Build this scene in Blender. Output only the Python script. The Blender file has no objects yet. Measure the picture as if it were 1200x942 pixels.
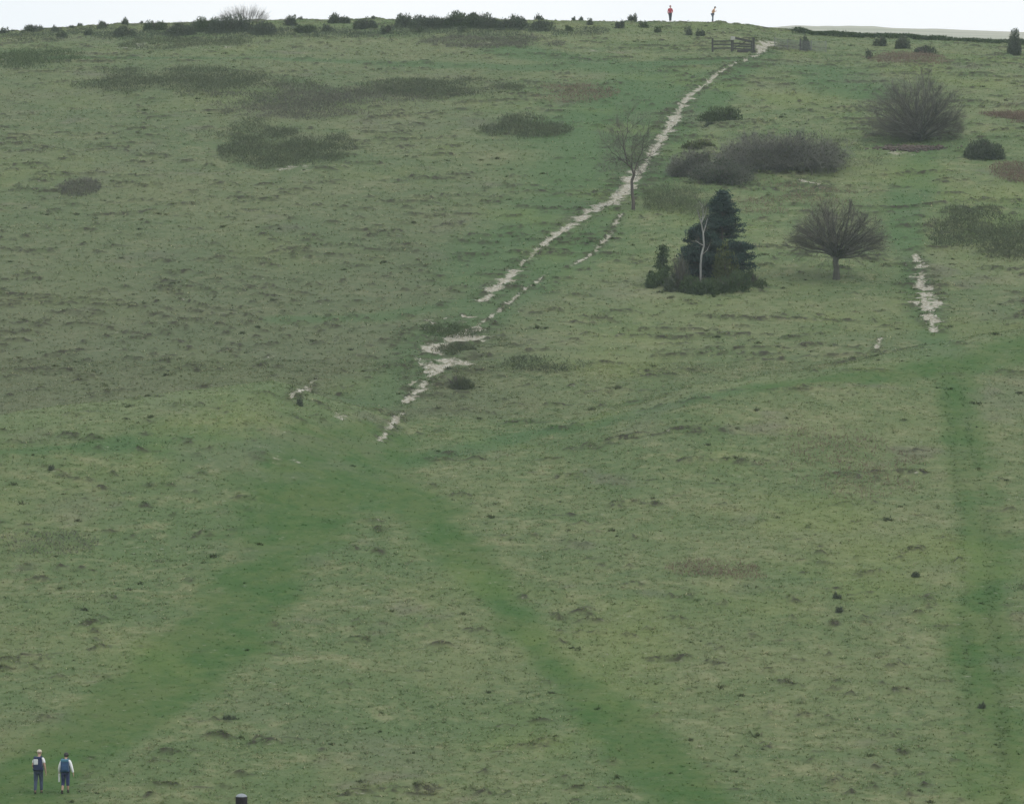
import bpy, bmesh, math
import numpy as np
from mathutils import Vector

S = bpy.context.scene
COL = S.collection
F = 4588.0            # focal length in photo pixels
U0, V0 = 600.0, 471.0 # photo centre

# ------------------------------------------------------------------ noise
def _hash(ix, iy, seed):
    ix = ix.astype(np.int64); iy = iy.astype(np.int64)
    h = (ix * 374761393 + iy * 668265263 + seed * 974634777) & 0xFFFFFFFF
    h = ((h ^ (h >> 13)) * 1274126177) & 0xFFFFFFFF
    h = ((h ^ (h >> 16)) * 2246822519) & 0xFFFFFFFF
    return ((h ^ (h >> 15)) & 0xFFFFFF) / float(0xFFFFFF)

def vnoise(x, y, seed=0):
    x = np.asarray(x, float); y = np.asarray(y, float)
    fx = np.floor(x); fy = np.floor(y)
    tx = x - fx; ty = y - fy
    tx = tx * tx * (3 - 2 * tx); ty = ty * ty * (3 - 2 * ty)
    a = _hash(fx, fy, seed); b = _hash(fx + 1, fy, seed)
    c = _hash(fx, fy + 1, seed); d = _hash(fx + 1, fy + 1, seed)
    return (a * (1 - tx) + b * tx) * (1 - ty) + (c * (1 - tx) + d * tx) * ty

def fbm(x, y, seed=0, octv=3):
    s = 0; a = 1; n = 0
    for i in range(octv):
        s = s + a * vnoise(x * 2.03 ** i + 17.3 * i, y * 2.03 ** i - 9.1 * i, seed + i); n += a; a *= .5
    return s / n

def sstep(a, b, x):
    t = np.clip((x - a) / (b - a), 0, 1)
    return t * t * (3 - 2 * t)

# ------------------------------------------------------------------ terrain height
_k = np.array([(-260, 14), (-60, 3), (-12, -1.2), (0, -1.75), (10, -2.3), (30, -4.3), (60, -7.35), (100, -12.6), (125, -15.6),
               (136, -16.2), (148, -15.15), (165, -11.6), (180, -8.1), (200, -3.7), (212, -1.5), (222, 0.2), (230, 1.9),
               (258, 8.6), (300, 19.0), (330, 26.0), (350, 30.2), (366, 33.1), (380, 36.0), (395, 38.4), (405, 39.45),
               (415, 39.9), (430, 39.6), (445, 40.2), (480, 44.6), (520, 50.6), (560, 55.6), (590, 57.0), (620, 57.2), (760, 56)], float)
_d = np.arange(-260, 760, 0.5)
_z = np.interp(_d, _k[:, 0], _k[:, 1])
_g = np.exp(-0.5 * (np.arange(-20, 21) * 0.5 / 3.0) ** 2); _g /= _g.sum()
_z = np.convolve(np.pad(_z, 20, mode='edge'), _g, mode='valid')
_crest_u = np.array([-600, 0, 70, 140, 300, 560, 700, 780, 840, 870, 900, 1000, 1200, 1800], float)
_crest_v = np.array([70, 38, 33, 29, 24, 23, 24.5, 26.5, 26, 29, 35, 42, 50, 70], float)

def base_height(x, y):
    z = np.interp(y, _d, _z)
    u = U0 + x / 400.0 * F
    dz = -(np.interp(u, _crest_u, _crest_v) - 24) * 400 / F
    z = z + dz * sstep(325, 398, y) * (1 - sstep(440, 520, y))
    far = -0.042 * np.maximum(x - 6, 0) - 0.09 * np.maximum(-x - 5, 0)
    far = far - 2.2 * (1 - sstep(24, 42, x))
    z = z + far * sstep(440, 540, y)
    # bench on the left, bench on the right
    dcl = np.interp(x, [-40, -28, -12], [203, 206, 213])
    al = np.interp(x, [-60, -28, -13, -6], [1.0, 1.7, 2.5, 0])
    t = y - dcl
    z = z + al * np.where(t < 0, np.exp(-(t / 15.) ** 2), np.exp(-(t / 4.2) ** 2))
    dcr = np.interp(x, [7, 30, 60], [213, 230, 240])
    ar = np.interp(x, [3, 10, 30, 60], [0, 1.6, 2.1, 1.2])
    t = y - dcr
    z = z + ar * np.where(t < 0, np.exp(-(t / 14.) ** 2), np.exp(-(t / 5.5) ** 2))
    # gully along the worn part of the path
    return z

def height(x, y):
    x = np.asarray(x, float); y = np.asarray(y, float)
    z = base_height(x, y)
    vis = sstep(20, 60, y)
    z = z + vis * .55 * (fbm(x / 13., y / 15., 3, 2) - .5)
    z = z + vis * .27 * (fbm(x / 3.4, y / 3.0, 11, 2) - .5)
    return z

def at(u, v, lift=0.0):
    """the point of the hillside seen in photo pixel u, v"""
    t = np.arange(140, 640, 0.15)
    x = (u - U0) / F * t
    z = (V0 - v) / F * t
    g = height(x, t) + lift
    hit = np.nonzero(g >= z)[0]
    i = hit[0] if len(hit) else int(np.argmax(g / t))
    return np.array([x[i], t[i], float(g[i])])

def px(y):            # pixels per metre at that distance
    return F / y

# ------------------------------------------------------------------ masks from lines on the ground
def ground_line(pts, grow_w=1.0):
    out = []
    for (u, v, w) in pts:
        p = at(u, v)
        out.append((p[0], p[1], w * grow_w / px(p[1])))
    return np.array(out)

def line_dist(x, y, L, ky=1.0):
    """distance to the line divided by its half width there, and the run along it"""
    best = np.full(x.shape, 1e9); run = np.zeros(x.shape); s0 = 0
    for a, b in zip(L[:-1], L[1:]):
        dx, dy = b[0] - a[0], b[1] - a[1]
        l2 = dx * dx + dy * dy + 1e-9
        t = np.clip(((x - a[0]) * dx + (y - a[1]) * dy) / l2, 0, 1)
        d = np.hypot(x - a[0] - t * dx, (y - a[1] - t * dy) * ky) / (a[2] + t * (b[2] - a[2]))
        m = d < best
        best = np.where(m, d, best); run = np.where(m, s0 + t * math.sqrt(l2), run)
        s0 += math.sqrt(l2)
    return best, run

TRACKS = [ground_line(p) for p in (
    [(-60, 985, 80), (40, 912, 80), (130, 850, 78), (215, 785, 72), (290, 705, 66), (338, 640, 64), (380, 570, 95), (425, 530, 85), (450, 508, 30)],
    [(425, 545, 85), (495, 598, 60), (545, 650, 40), (590, 710, 36), (640, 770, 40), (710, 840, 46), (800, 920, 50), (850, 960, 55)],
    [(1118, 430, 22), (1130, 520, 28), (1145, 600, 36), (1150, 700, 42), (1160, 800, 46), (1165, 950, 52)],
    [(880, 455, 22), (960, 446, 30), (1040, 440, 34), (1110, 428, 40), (1230, 402, 40)],
)]
LUSH = [ground_line(p) for p in (
    [(905, 62, 20), (850, 100, 30), (800, 140, 42), (740, 215, 56), (660, 285, 70), (580, 350, 60), (500, 410, 60), (440, 470, 70)],
    [(1085, 170, 20), (1072, 215, 30), (1060, 260, 30), (1070, 320, 22), (1095, 390, 30), (1110, 430, 40)],
    [(330, 375, 30), (450, 372, 40), (560, 352, 30)],
    [(560, 330, 70), (660, 230, 90), (720, 140, 110), (790, 90, 100)],
    [(0, 530, 16), (150, 520, 30), (300, 525, 60), (400, 550, 90), (440, 580, 90)], [(440, 545, 44), (620, 508, 24), (800, 472, 18), (900, 452, 24)],
    [(-40, 72, 26), (300, 68, 22), (480, 75, 34), (640, 80, 50)],
    [(600, 60, 60), (720, 80, 60), (860, 70, 60), (960, 80, 60), (1010, 110, 60)],
)]
CH = {
 'main': [(905, 50, 13), (894, 55, 15), (888, 64, 5), (868, 73, 3.2), (845, 85, 4), (829, 98, 5), (816, 106, 5), (806, 114, 7), (797, 128, 9), (786, 148, 11),
          (774, 166, 10), (763, 182, 11), (748, 203, 14), (735, 220, 16), (716, 237, 15), (690, 249, 12), (664, 267, 10), (643, 283, 7), (625, 299, 5), (613, 308, 5)],
 'mid': [(613, 308, 5), (603, 318, 9), (590, 332, 11), (577, 343, 10), (564, 353, 6)],
 'low': [(552, 388, 12), (532, 398, 34), (512, 404, 18), (506, 414, 16), (520, 424, 30), (508, 436, 15), (498, 449, 13), (487, 463, 9), (475, 472, 5)],
 'steps': [(472, 484, 6), (459, 498, 7), (444, 516, 6)],
 'side': [(374, 441, 4), (362, 450, 7), (350, 459, 7), (338, 468, 4)],
 'edge': [(728, 250, 3), (714, 277, 3), (692, 299, 3.2), (664, 314, 3)],
 'edge2': [(637, 323, 3), (612, 343, 3.5), (597, 354, 3), (585, 365, 3), (562, 380, 4), (545, 392, 5)],
 'upper_turf': [(545, 378, 5), (515, 381, 6), (487, 388, 4)],
 'scar': [(1072, 298, 4), (1078, 316, 10), (1081, 334, 17), (1086, 352, 20), (1091, 370, 14), (1096, 388, 6)],
 'terrace': [(522, 431, 3), (498, 441, 4), (478, 452, 3)],
 'terrace2': [(500, 404, 3), (486, 418, 4), (494, 428, 3)],
 'terrace3': [(560, 372, 3), (530, 371, 4), (500, 376, 3)],
 'scrape': [(1033, 395, 3), (1029, 403, 4), (1027, 410, 3)],
 'thicket_scrape': [(940, 212, 9), (957, 218, 12), (968, 224, 7)],
}
CHL = {k: ground_line(v, {'main': 1.2, 'mid': 1.25, 'low': 1.25}.get(k, 1.0)) for k, v in CH.items()}
RUNG = {'main': .8, 'mid': 1.25, 'low': .8, 'steps': .8, 'side': .7, 'edge': .9, 'edge2': 1., 'upper_turf': .9, 'scar': 1.0, 'scrape': .9, 'terrace': 1.2, 'terrace2': 1.2, 'terrace3': 1.2, 'thicket_scrape': 1.1}
BREAK = {'scar': 1.6, 'main': .85, 'mid': .8, 'edge': .4, 'edge2': .4, 'side': .6, 'thicket_scrape': 1.6, 'low': .9, 'steps': .5, 'upper_turf': .5}
SPAN = {'scar': .6, 'thicket_scrape': .6}
# pale stony places: u, v, half width, half height
PALE = [(155, 54, 24, 3), (250, 57, 30, 3), (560, 53, 60, 4), (345, 197, 24, 5), (325, 420, 16, 3), (312, 450, 14, 3), (390, 484, 22, 5), (75, 221, 6, 3), (1060, 178, 26, 6),
        (700, 60, 14, 2), (470, 195, 8, 2), (1030, 64, 14, 2), (310, 94, 6, 3), (330, 540, 26, 5)]
PALEG = []
for (u, v, a, b) in PALE:
    p = at(u, v); q = at(u, v - b)
    PALEG.append((p[0], p[1], a / px(p[1]), max(.5, abs(q[1] - p[1]))))

def masks(x, y):
    x = np.asarray(x, float); y = np.asarray(y, float)
    m = {}
    wob = (fbm(x / 5., y / 7., 41, 3) - .5)
    wob2 = (fbm(x / 1.1, y / 1.3, 43, 2) - .5)
    tr = np.zeros(x.shape)
    for i, L in enumerate(TRACKS):
        d, r = line_dist(x, y, L)
        k = 1 - sstep(.42, 1.28, d + 1.1 * wob + .55 * wob2)
        if i == 3: k = k * .9
        if i == 2: k = k * (.48 + .6 * vnoise(x / .9, y / 14., 47))
        tr = np.maximum(tr, k)
    m['track'] = tr
    lu = np.zeros(x.shape)
    for L in LUSH:
        d, r = line_dist(x, y, L)
        lu = np.maximum(lu, 1 - sstep(.3, 1.25, d + .8 * wob + .3 * wob2))
    m['lush'] = lu
    # worn wheel lines in the right track
    d, r = line_dist(x, y, np.array([(a - .55 * w, b, .16 * w) for a, b, w in TRACKS[2]]))
    d2, r = line_dist(x, y, np.array([(a + .25 * w, b, .2 * w) for a, b, w in TRACKS[2]]))
    m['rut'] = np.maximum(1 - sstep(.3, 1.2, d + .5 * wob2), 1 - sstep(.3, 1.2, d2 + .5 * wob2))
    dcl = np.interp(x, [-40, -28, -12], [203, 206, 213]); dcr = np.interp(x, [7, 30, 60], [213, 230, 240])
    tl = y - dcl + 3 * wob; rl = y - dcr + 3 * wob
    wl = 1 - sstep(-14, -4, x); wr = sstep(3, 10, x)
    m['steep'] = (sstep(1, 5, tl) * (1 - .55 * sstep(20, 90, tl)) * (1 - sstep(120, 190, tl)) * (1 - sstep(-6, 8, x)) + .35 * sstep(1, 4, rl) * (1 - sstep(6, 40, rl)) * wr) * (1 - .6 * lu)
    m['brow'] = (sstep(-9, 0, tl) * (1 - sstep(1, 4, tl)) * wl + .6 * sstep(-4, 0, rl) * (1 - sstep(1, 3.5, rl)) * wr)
    ch = np.zeros(x.shape); edge = np.zeros(x.shape); which = np.full(x.shape, -1)
    for i, (k, L) in enumerate(CHL.items()):
        d, r = line_dist(x, y, L, .8)
        n1 = BREAK.get(k, 1.) * (fbm(x / (.9 * SPAN.get(k, 1)) + 3 * i, y / (.9 * SPAN.get(k, 1)), 60, 3) - .5)
        rung = vnoise(x / 2.2, (y + .12 * x) / .62, 71)      # treads across the line
        c = 1 - sstep(.15, 1.02, d * 1.1 + 1.5 * n1 + 1.1 * RUNG[k] * (rung - .36))
        ch = np.maximum(ch, c)
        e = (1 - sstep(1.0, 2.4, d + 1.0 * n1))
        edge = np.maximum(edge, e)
        which = np.where((d < 1.25) & (which < 0), i, which)
    pn = fbm(x / .7, y / .9, 81, 3)
    for (a, b, wx, wy) in PALEG:
        q = ((x - a) / wx) ** 2 + ((y - b) / wy) ** 2
        ch = np.maximum(ch, .5 * sstep(.5, .66, pn) * (1 - sstep(.5, 1.2, q)))
    m['chalk'] = ch; m['edge'] = edge; m['which'] = which
    # turf ledges trodden by sheep: short dark steps along the contour
    up = sstep(205, 240, y)
    def led(yy):
        return vnoise(x / 2.3 + 40 * vnoise(x / 30., yy / 30., 5), yy / .75, 91) * .72 + .28 * vnoise(x / .5, yy / .4, 92)
    n = led(y); n0 = led(y - .35)
    thr = .79 - .12 * up * sstep(.35, .75, fbm(x / 9., y / 12., 95, 2)) - .12 * edge
    ledge = sstep(thr, thr + .07, n)
    front = sstep(thr - .05, thr + .03, n) * (1 - sstep(thr + .02, thr + .12, n0)) 
    live = (1 - .8 * tr) * (1 - ch)
    m['ledge'] = ledge * live
    m['soil'] = front * live
    return m

# ------------------------------------------------------------------ objects and meshes
def link(o, parent=None):
    COL.objects.link(o)
    if parent is not None: o.parent = parent
    return o

def make_mesh(name, verts, faces, mat, smooth=False, attrs=None):
    verts = np.asarray(verts, np.float32).reshape(-1, 3)
    faces = np.asarray(faces, np.int32)
    k = faces.shape[1]
    me = bpy.data.meshes.new(name)
    me.vertices.add(len(verts)); me.vertices.foreach_set('co', verts.ravel())
    me.loops.add(faces.size); me.loops.foreach_set('vertex_index', faces.ravel())
    me.polygons.add(len(faces)); me.polygons.foreach_set('loop_start', np.arange(0, faces.size, k, dtype=np.int32))
    if smooth: me.polygons.foreach_set('use_smooth', np.ones(len(faces), bool))
    if attrs:
        for n, a in attrs.items():
            at_ = me.attributes.new(n, 'FLOAT', 'POINT'); at_.data.foreach_set('value', np.asarray(a, np.float32))
    me.update(calc_edges=True)
    if mat: me.materials.append(mat)
    return me

def part(name, verts, faces, mat, parent=None, smooth=False, attrs=None, label=None):
    """one mesh object; verts in world space, moved to the parent's frame"""
    v = np.asarray(verts, float).reshape(-1, 3)
    if parent is not None: 
        loc = np.array(parent.location)
        if parent.parent is not None: loc = loc + np.array(parent.parent.location)
        v = v - loc
    o = link(bpy.data.objects.new(name, make_mesh(name, v, faces, mat, smooth, attrs)), parent)
    if label: o['label'] = label
    return o

def tag(o, label, cat=None, group=None, kind=None):
    o['label'] = label
    if cat: o['category'] = cat
    if group: o['group'] = group
    if kind: o['kind'] = kind
    return o

def thing(name, label, cat, loc, group=None):
    o = link(bpy.data.objects.new(name, None)); o.location = [float(c) for c in loc]
    o.empty_display_size = .2
    return tag(o, label, cat, group)

def tubes(segs, sides=4):
    """segs: rows p0(3) p1(3) r0 r1 -> verts, quads"""
    s = np.asarray(segs, float); n = len(s)
    p0, p1 = s[:, :3], s[:, 3:6]
    d = p1 - p0; d /= np.linalg.norm(d, axis=1, keepdims=True) + 1e-9
    ref = np.where(np.abs(d[:, 2:3]) > .9, np.array([[1., 0, 0]]), np.array([[0, 0, 1.]]))
    a = np.cross(d, ref); a /= np.linalg.norm(a, axis=1, keepdims=True) + 1e-9
    b = np.cross(d, a)
    V = np.zeros((n, 2 * sides, 3))
    for i in range(sides):
        t = 2 * math.pi * i / sides
        o = a * math.cos(t) + b * math.sin(t)
        V[:, i] = p0 + o * s[:, 6:7]; V[:, sides + i] = p1 + o * s[:, 7:8]
    fs = []
    base = np.arange(n) * 2 * sides
    for i in range(sides):
        j = (i + 1) % sides
        fs.append(np.stack([base + i, base + j, base + sides + j, base + sides + i], 1))
    return V.reshape(-1, 3), np.concatenate(fs)

def rooted(root, tips, r0, r1, sides=4):
    """stems that all leave one root point, one connected mesh"""
    root = np.asarray(root, float); n = len(tips)
    mid = root + (tips - root) * .25 + np.array([0, 0, .06])
    V1, F1 = tubes(np.column_stack([mid, tips, np.full(n, r0), np.full(n, r1)]), sides)
    V = np.concatenate([V1, root[None]]); ri = len(V1)
    b = np.arange(n) * 2 * sides; fs = []
    for i in range(sides):
        j = (i + 1) % sides
        fs.append(np.stack([np.full(n, ri), b + j, b + i, np.full(n, ri)], 1))
    T = np.concatenate(fs)
    # one triangle as a quad would repeat a corner: split the first tube quads too
    Q = np.concatenate([F1[:, [0, 1, 2]], F1[:, [0, 2, 3]], T[:, :3]])
    return V, Q

def leaves(P, length, width, rng, up=.35, out=None):
    """one narrow triangle per point"""
    n = len(P)
    d = rng.normal(size=(n, 3)); d /= np.linalg.norm(d, axis=1, keepdims=True)
    if out is not None: d = d * .8 + out
    d[:, 2] += up; d /= np.linalg.norm(d, axis=1, keepdims=True) + 1e-9
    w = np.cross(d, rng.normal(size=(n, 3))); w /= np.linalg.norm(w, axis=1, keepdims=True) + 1e-9
    L = (length * rng.uniform(.6, 1.4, (n, 1))); W = width * rng.uniform(.6, 1.3, (n, 1))
    V = np.stack([P - w * W * .5 - d * L * .35, P + w * W * .5 - d * L * .35, P + d * L * .65], 1)
    Fc = np.arange(3 * n).reshape(-1, 3)
    return V.reshape(-1, 3), Fc

# ------------------------------------------------------------------ materials
class NT:
    def __init__(s, mat):
        mat.use_nodes = True
        s.t = mat.node_tree; s.t.nodes.clear()
    def n(s, kind, **kw):
        nd = s.t.nodes.new(kind)
        for k, v in kw.items():
            if k.startswith('i_'): nd.inputs[k[2:].replace('_', ' ')].default_value = v
            else: setattr(nd, k, v)
        return nd
    def l(s, a, b): s.t.links.new(a, b)
    def attr(s, name): return s.n('ShaderNodeAttribute', attribute_name=name).outputs['Fac']
    def math(s, op, a, b=None, clamp=False):
        nd = s.n('ShaderNodeMath', operation=op, use_clamp=clamp)
        for i, v in enumerate((a, b)):
            if v is None: continue
            if isinstance(v, (int, float)): nd.inputs[i].default_value = v
            else: s.l(v, nd.inputs[i])
        return nd.outputs[0]
    def mix(s, f, a, b, blend='MIX'):
        nd = s.n('ShaderNodeMix', data_type='RGBA', blend_type=blend)
        for sock, v in ((nd.inputs[0], f), (nd.inputs[6], a), (nd.inputs[7], b)):
            if isinstance(v, (int, float)): sock.default_value = v
            elif isinstance(v, tuple): sock.default_value = (*v, 1)
            else: s.l(v, sock)
        return nd.outputs[2]
    def noise(s, scale, detail=3, rough=.55, vec=None, dist=0.0):
        nd = s.n('ShaderNodeTexNoise'); nd.inputs['Scale'].default_value = scale; nd.inputs['Detail'].default_value = detail
        nd.inputs['Roughness'].default_value = rough; nd.inputs['Distortion'].default_value = dist
        if vec is not None: s.l(vec, nd.inputs['Vector'])
        return nd.outputs['Fac']
    def ramp(s, f, a, b):
        nd = s.n('ShaderNodeMapRange', interpolation_type='SMOOTHSTEP'); s.l(f, nd.inputs[0])
        nd.inputs[1].default_value = a; nd.inputs[2].default_value = b
        return nd.outputs[0]
    def pos(s, scale=(1, 1, 1)):
        g = s.n('ShaderNodeNewGeometry'); m = s.n('ShaderNodeMapping'); m.inputs['Scale'].default_value = scale
        s.l(g.outputs['Position'], m.inputs['Vector']); return m.outputs['Vector']

TAWNY, STRAW, GREEN, TRACK, LUSHC = (.138, .166, .076), (.198, .206, .112), (.088, .134, .054), (.040, .100, .022), (.050, .110, .038)
SOIL, CHALK, HEATHY = (.040, .040, .024), (.44, .425, .37), (.13, .11, .10)

def turf_colour(t):
    """colour of the grass at a place: pale dead grass, green grass, short trodden turf"""
    p = t.pos()
    big = t.noise(.055, 4, .6, p); mid = t.noise(.28, 4, .6, p, .6); sm = t.noise(1.6, 4, .65, p); fine = t.noise(9., 3, .7, p)
    f = t.math('ADD', t.math('MULTIPLY', big, .8), t.math('MULTIPLY', mid, .7))
    f = t.math('ADD', f, t.math('MULTIPLY', sm, .5))
    c = t.mix(t.ramp(f, .78, 1.22), GREEN, TAWNY)
    c = t.mix(t.math('MULTIPLY', t.ramp(t.math('ADD', t.math('MULTIPLY', sm, .6), t.math('MULTIPLY', mid, .6)), .60, .82), .7), c, STRAW)
    hp = t.noise(.16, 3, .6, t.pos((1, .8, 1)))
    c = t.mix(t.math('MULTIPLY', t.ramp(hp, .60, .72), .35), c, HEATHY)
    c = t.mix(t.math('MULTIPLY', t.attr('lush'), t.math('ADD', .45, t.math('MULTIPLY', mid, .5))), c, LUSHC)
    trk = t.mix(t.ramp(t.math('ADD', t.math('MULTIPLY', mid, .6), t.math('MULTIPLY', sm, .5)), .42, .68), TRACK, (.076, .118, .036))
    c = t.mix(t.math('MULTIPLY', t.attr('track'), t.math('ADD', .44, t.math('MULTIPLY', t.math('ADD', sm, fine), .48)), True), c, trk)
    c = t.mix(t.math('MULTIPLY', t.attr('rut'), .18), c, (.072, .092, .048))
    yel = t.noise(.085, 4, .6, t.pos((1, .7, 1)))
    c = t.mix(t.math('MULTIPLY', t.ramp(yel, .52, .68), .42), c, (.140, .182, .056))
    gry = t.noise(.11, 4, .65, t.pos((.8, .6, 1.3)))
    c = t.mix(t.math('MULTIPLY', t.ramp(gry, .55, .70), .40), c, (.140, .150, .096))
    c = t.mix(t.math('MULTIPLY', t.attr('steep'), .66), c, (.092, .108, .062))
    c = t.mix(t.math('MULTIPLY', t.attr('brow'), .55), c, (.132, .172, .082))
    v = t.math('ADD', .63, t.math('ADD', t.math('MULTIPLY', fine, .46), t.math('MULTIPLY', sm, .28)))
    cc = t.n('ShaderNodeCombineColor'); [t.l(v, cc.inputs[i]) for i in range(3)]
    return t.mix(1.0, c, cc.outputs[0], 'MULTIPLY'), sm, fine

def ground_material():
    m = bpy.data.materials.new('turf'); t = NT(m)
    c, sm, fine = turf_colour(t)
    c = t.mix(t.math('MULTIPLY', t.attr('edge'), t.math('MULTIPLY', t.ramp(t.noise(.9, 3, .6, t.pos((1, 2.2, 1))), .46, .58), .8)), c, (.058, .066, .036))  # shade of hollows painted into the turf and dirt colour beside the chalk
    c = t.mix(t.math('MULTIPLY', t.attr('soil'), t.ramp(t.noise(2.2, 3, .6, t.pos()), .36, .6)), c, SOIL)
    cn = t.noise(1.5, 6, .72, t.pos((1, 1.9, 1)))
    cn2 = t.noise(4.2, 4, .7, t.pos((.8, 2.2, 1)))
    cf = t.ramp(t.math('ADD', t.math('ADD', t.attr('chalk'), t.math('MULTIPLY', t.math('SUBTRACT', cn2, .5), 1.5)), t.math('MULTIPLY', t.math('SUBTRACT', cn, .5), 1.7)), .20, .74)
    cc = t.mix(t.ramp(t.noise(5., 4, .7, t.pos()), .38, .66), (.24, .225, .165), CHALK)
    c = t.mix(cf, c, cc)
    fc = t.mix(t.ramp(t.noise(.05, 3, .6, t.pos((1, 3, 1))), .4, .6), (.40, .40, .34), (.33, .35, .28))
    c = t.mix(t.attr('field'), c, fc)
    b = t.n('ShaderNodeBsdfPrincipled'); t.l(c, b.inputs['Base Color']); b.inputs['Roughness'].default_value = .95
    b.inputs['Specular IOR Level'].default_value = .15
    bp = t.n('ShaderNodeBump'); bp.inputs['Strength'].default_value = .5; bp.inputs['Distance'].default_value = .12
    t.l(t.math('ADD', sm, t.math('MULTIPLY', fine, .5)), bp.inputs['Height']); t.l(bp.outputs[0], b.inputs['Normal'])
    o = t.n('ShaderNodeOutputMaterial'); t.l(b.outputs[0], o.inputs[0])
    return m

def leafy(t, c, trans=.3):
    d = t.n('ShaderNodeBsdfDiffuse'); tr = t.n('ShaderNodeBsdfTranslucent'); mx = t.n('ShaderNodeMixShader')
    t.l(c, d.inputs[0]); t.l(c, tr.inputs[0]); mx.inputs[0].default_value = trans
    t.l(d.outputs[0], mx.inputs[1]); t.l(tr.outputs[0], mx.inputs[2])
    o = t.n('ShaderNodeOutputMaterial'); t.l(mx.outputs[0], o.inputs[0])

def tuft_material():
    m = bpy.data.materials.new('grass_blades'); t = NT(m)
    c, sm, fine = turf_colour(t)
    c = t.mix(t.math('MULTIPLY', t.attr('dry'), .8), c, (.33, .30, .19))
    c = t.mix(t.attr('dark'), c, (.045, .060, .028))
    sh = t.attr('tone'); cc = t.n('ShaderNodeCombineColor'); [t.l(sh, cc.inputs[i]) for i in range(3)]
    c = t.mix(1.0, c, cc.outputs[0], 'MULTIPLY')
    leafy(t, c, .5)
    return m

_M = {}
def leaf_mat(name, a, b, trans=.25):
    if name in _M: return _M[name]
    m = bpy.data.materials.new(name); t = NT(m)
    c = t.mix(t.attr('tone'), a, b)
    n = t.noise(1.1, 3, .6, t.pos())
    c = t.mix(t.math('MULTIPLY', t.ramp(n, .35, .7), .5), c, b)
    leafy(t, c, trans); _M[name] = m
    return m

def plain(name, col, rough=.8, var=.25, scale=12., metal=0.0):
    if name in _M: return _M[name]
    m = bpy.data.materials.new(name); t = NT(m)
    n = t.noise(scale, 4, .6)
    c = t.mix(t.ramp(n, .3, .7), tuple(x * (1 - var) for x in col), tuple(min(1, x * (1 + var)) for x in col))
    b = t.n('ShaderNodeBsdfPrincipled'); t.l(c, b.inputs['Base Color']); b.inputs['Roughness'].default_value = rough
    b.inputs['Metallic'].default_value = metal
    o = t.n('ShaderNodeOutputMaterial'); t.l(b.outputs[0], o.inputs[0]); _M[name] = m
    return m

# ------------------------------------------------------------------ the ground
TURF = ground_material()
def axis(lo, hi, fine_lo, fine_hi, step, grow=1.18, cap=25):
    a = list(np.arange(fine_lo, fine_hi + 1e-6, step))
    s = step; l = [];  p = fine_lo
    while p > lo: s = min(s * grow, cap); p -= s; l.append(p)
    s = step; r = []; p = fine_hi
    while p < hi: s = min(s * grow, cap); p += s; r.append(p)
    return np.array(l[::-1] + a + r)

gx = axis(-420, 420, -56, 56, .24)
gy = np.concatenate([axis(-250, 135, 135, 135.2, .25)[:-2] if False else axis(-250, 700, 140, 428, .27)])
X, Y = np.meshgrid(gx, gy)
MK = masks(X.ravel(), Y.ravel())
Zt = height(X, Y).ravel()
x_, y_ = X.ravel(), Y.ravel()
infine = (np.abs(x_) < 58) & (y_ > 138) & (y_ < 430)
hum = fbm(x_ / .55, y_ / .6, 21, 3) - .5
rough_ = (1 - .75 * MK['track'])
Zt = Zt + infine * (.075 * hum * rough_ + .20 * MK['ledge'] - .07 * sstep(.2, .7, MK['chalk']) + .10 * MK['chalk'] * (fbm(x_ / .4, y_ / .4, 23, 2) - .5)
                    - .03 * MK['rut'] * MK['track'])
fieldm = sstep(434, 446, y_) * sstep(-4, 4, x_)
ny, nx = X.shape
ii = (np.arange(ny - 1)[:, None] * nx + np.arange(nx - 1)[None, :]).ravel()
quads = np.stack([ii, ii + 1, ii + nx + 1, ii + nx], 1)
allv = np.stack([x_, y_, Zt], 1)
def fmean(a): return a[quads].mean(1)
fch = (fmean((MK['chalk'] > .22).astype(float)) > .3) & (fmean((MK['which'] >= 0).astype(float)) > .5)
fwhich = MK['which'][quads].max(1)
ftr = (fmean(MK['track']) > .5) & ~fch
ffield = (fmean(fieldm) > .5)
keys = list(CHL)
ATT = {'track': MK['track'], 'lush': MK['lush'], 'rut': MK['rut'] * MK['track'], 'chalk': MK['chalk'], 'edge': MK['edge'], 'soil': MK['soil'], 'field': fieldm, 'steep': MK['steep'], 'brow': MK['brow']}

def sheet(name, fm, label, cat):
    q = quads[fm]
    idx, inv = np.unique(q, return_inverse=True)
    inv = inv.reshape(q.shape)
    o = part(name, allv[idx], inv, TURF, None, True, {k: v[idx] for k, v in ATT.items()})
    return tag(o, label, cat, kind='structure')

def which_in(*n): return np.isin(fwhich, [keys.index(k) for k in n])
g_main = fch & which_in('main', 'mid', 'low', 'steps', 'upper_turf', 'terrace', 'terrace2', 'terrace3')
g_edge = fch & which_in('edge', 'edge2')
g_scar = fch & which_in('scar')
g_side = fch & which_in('side')
g_rest = fch & ~(g_main | g_edge | g_scar | g_side)
fmx = fmean(x_)
tr_right = ftr & (fmx > 8) 
tr_left = ftr & (fmx <= 8)
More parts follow.
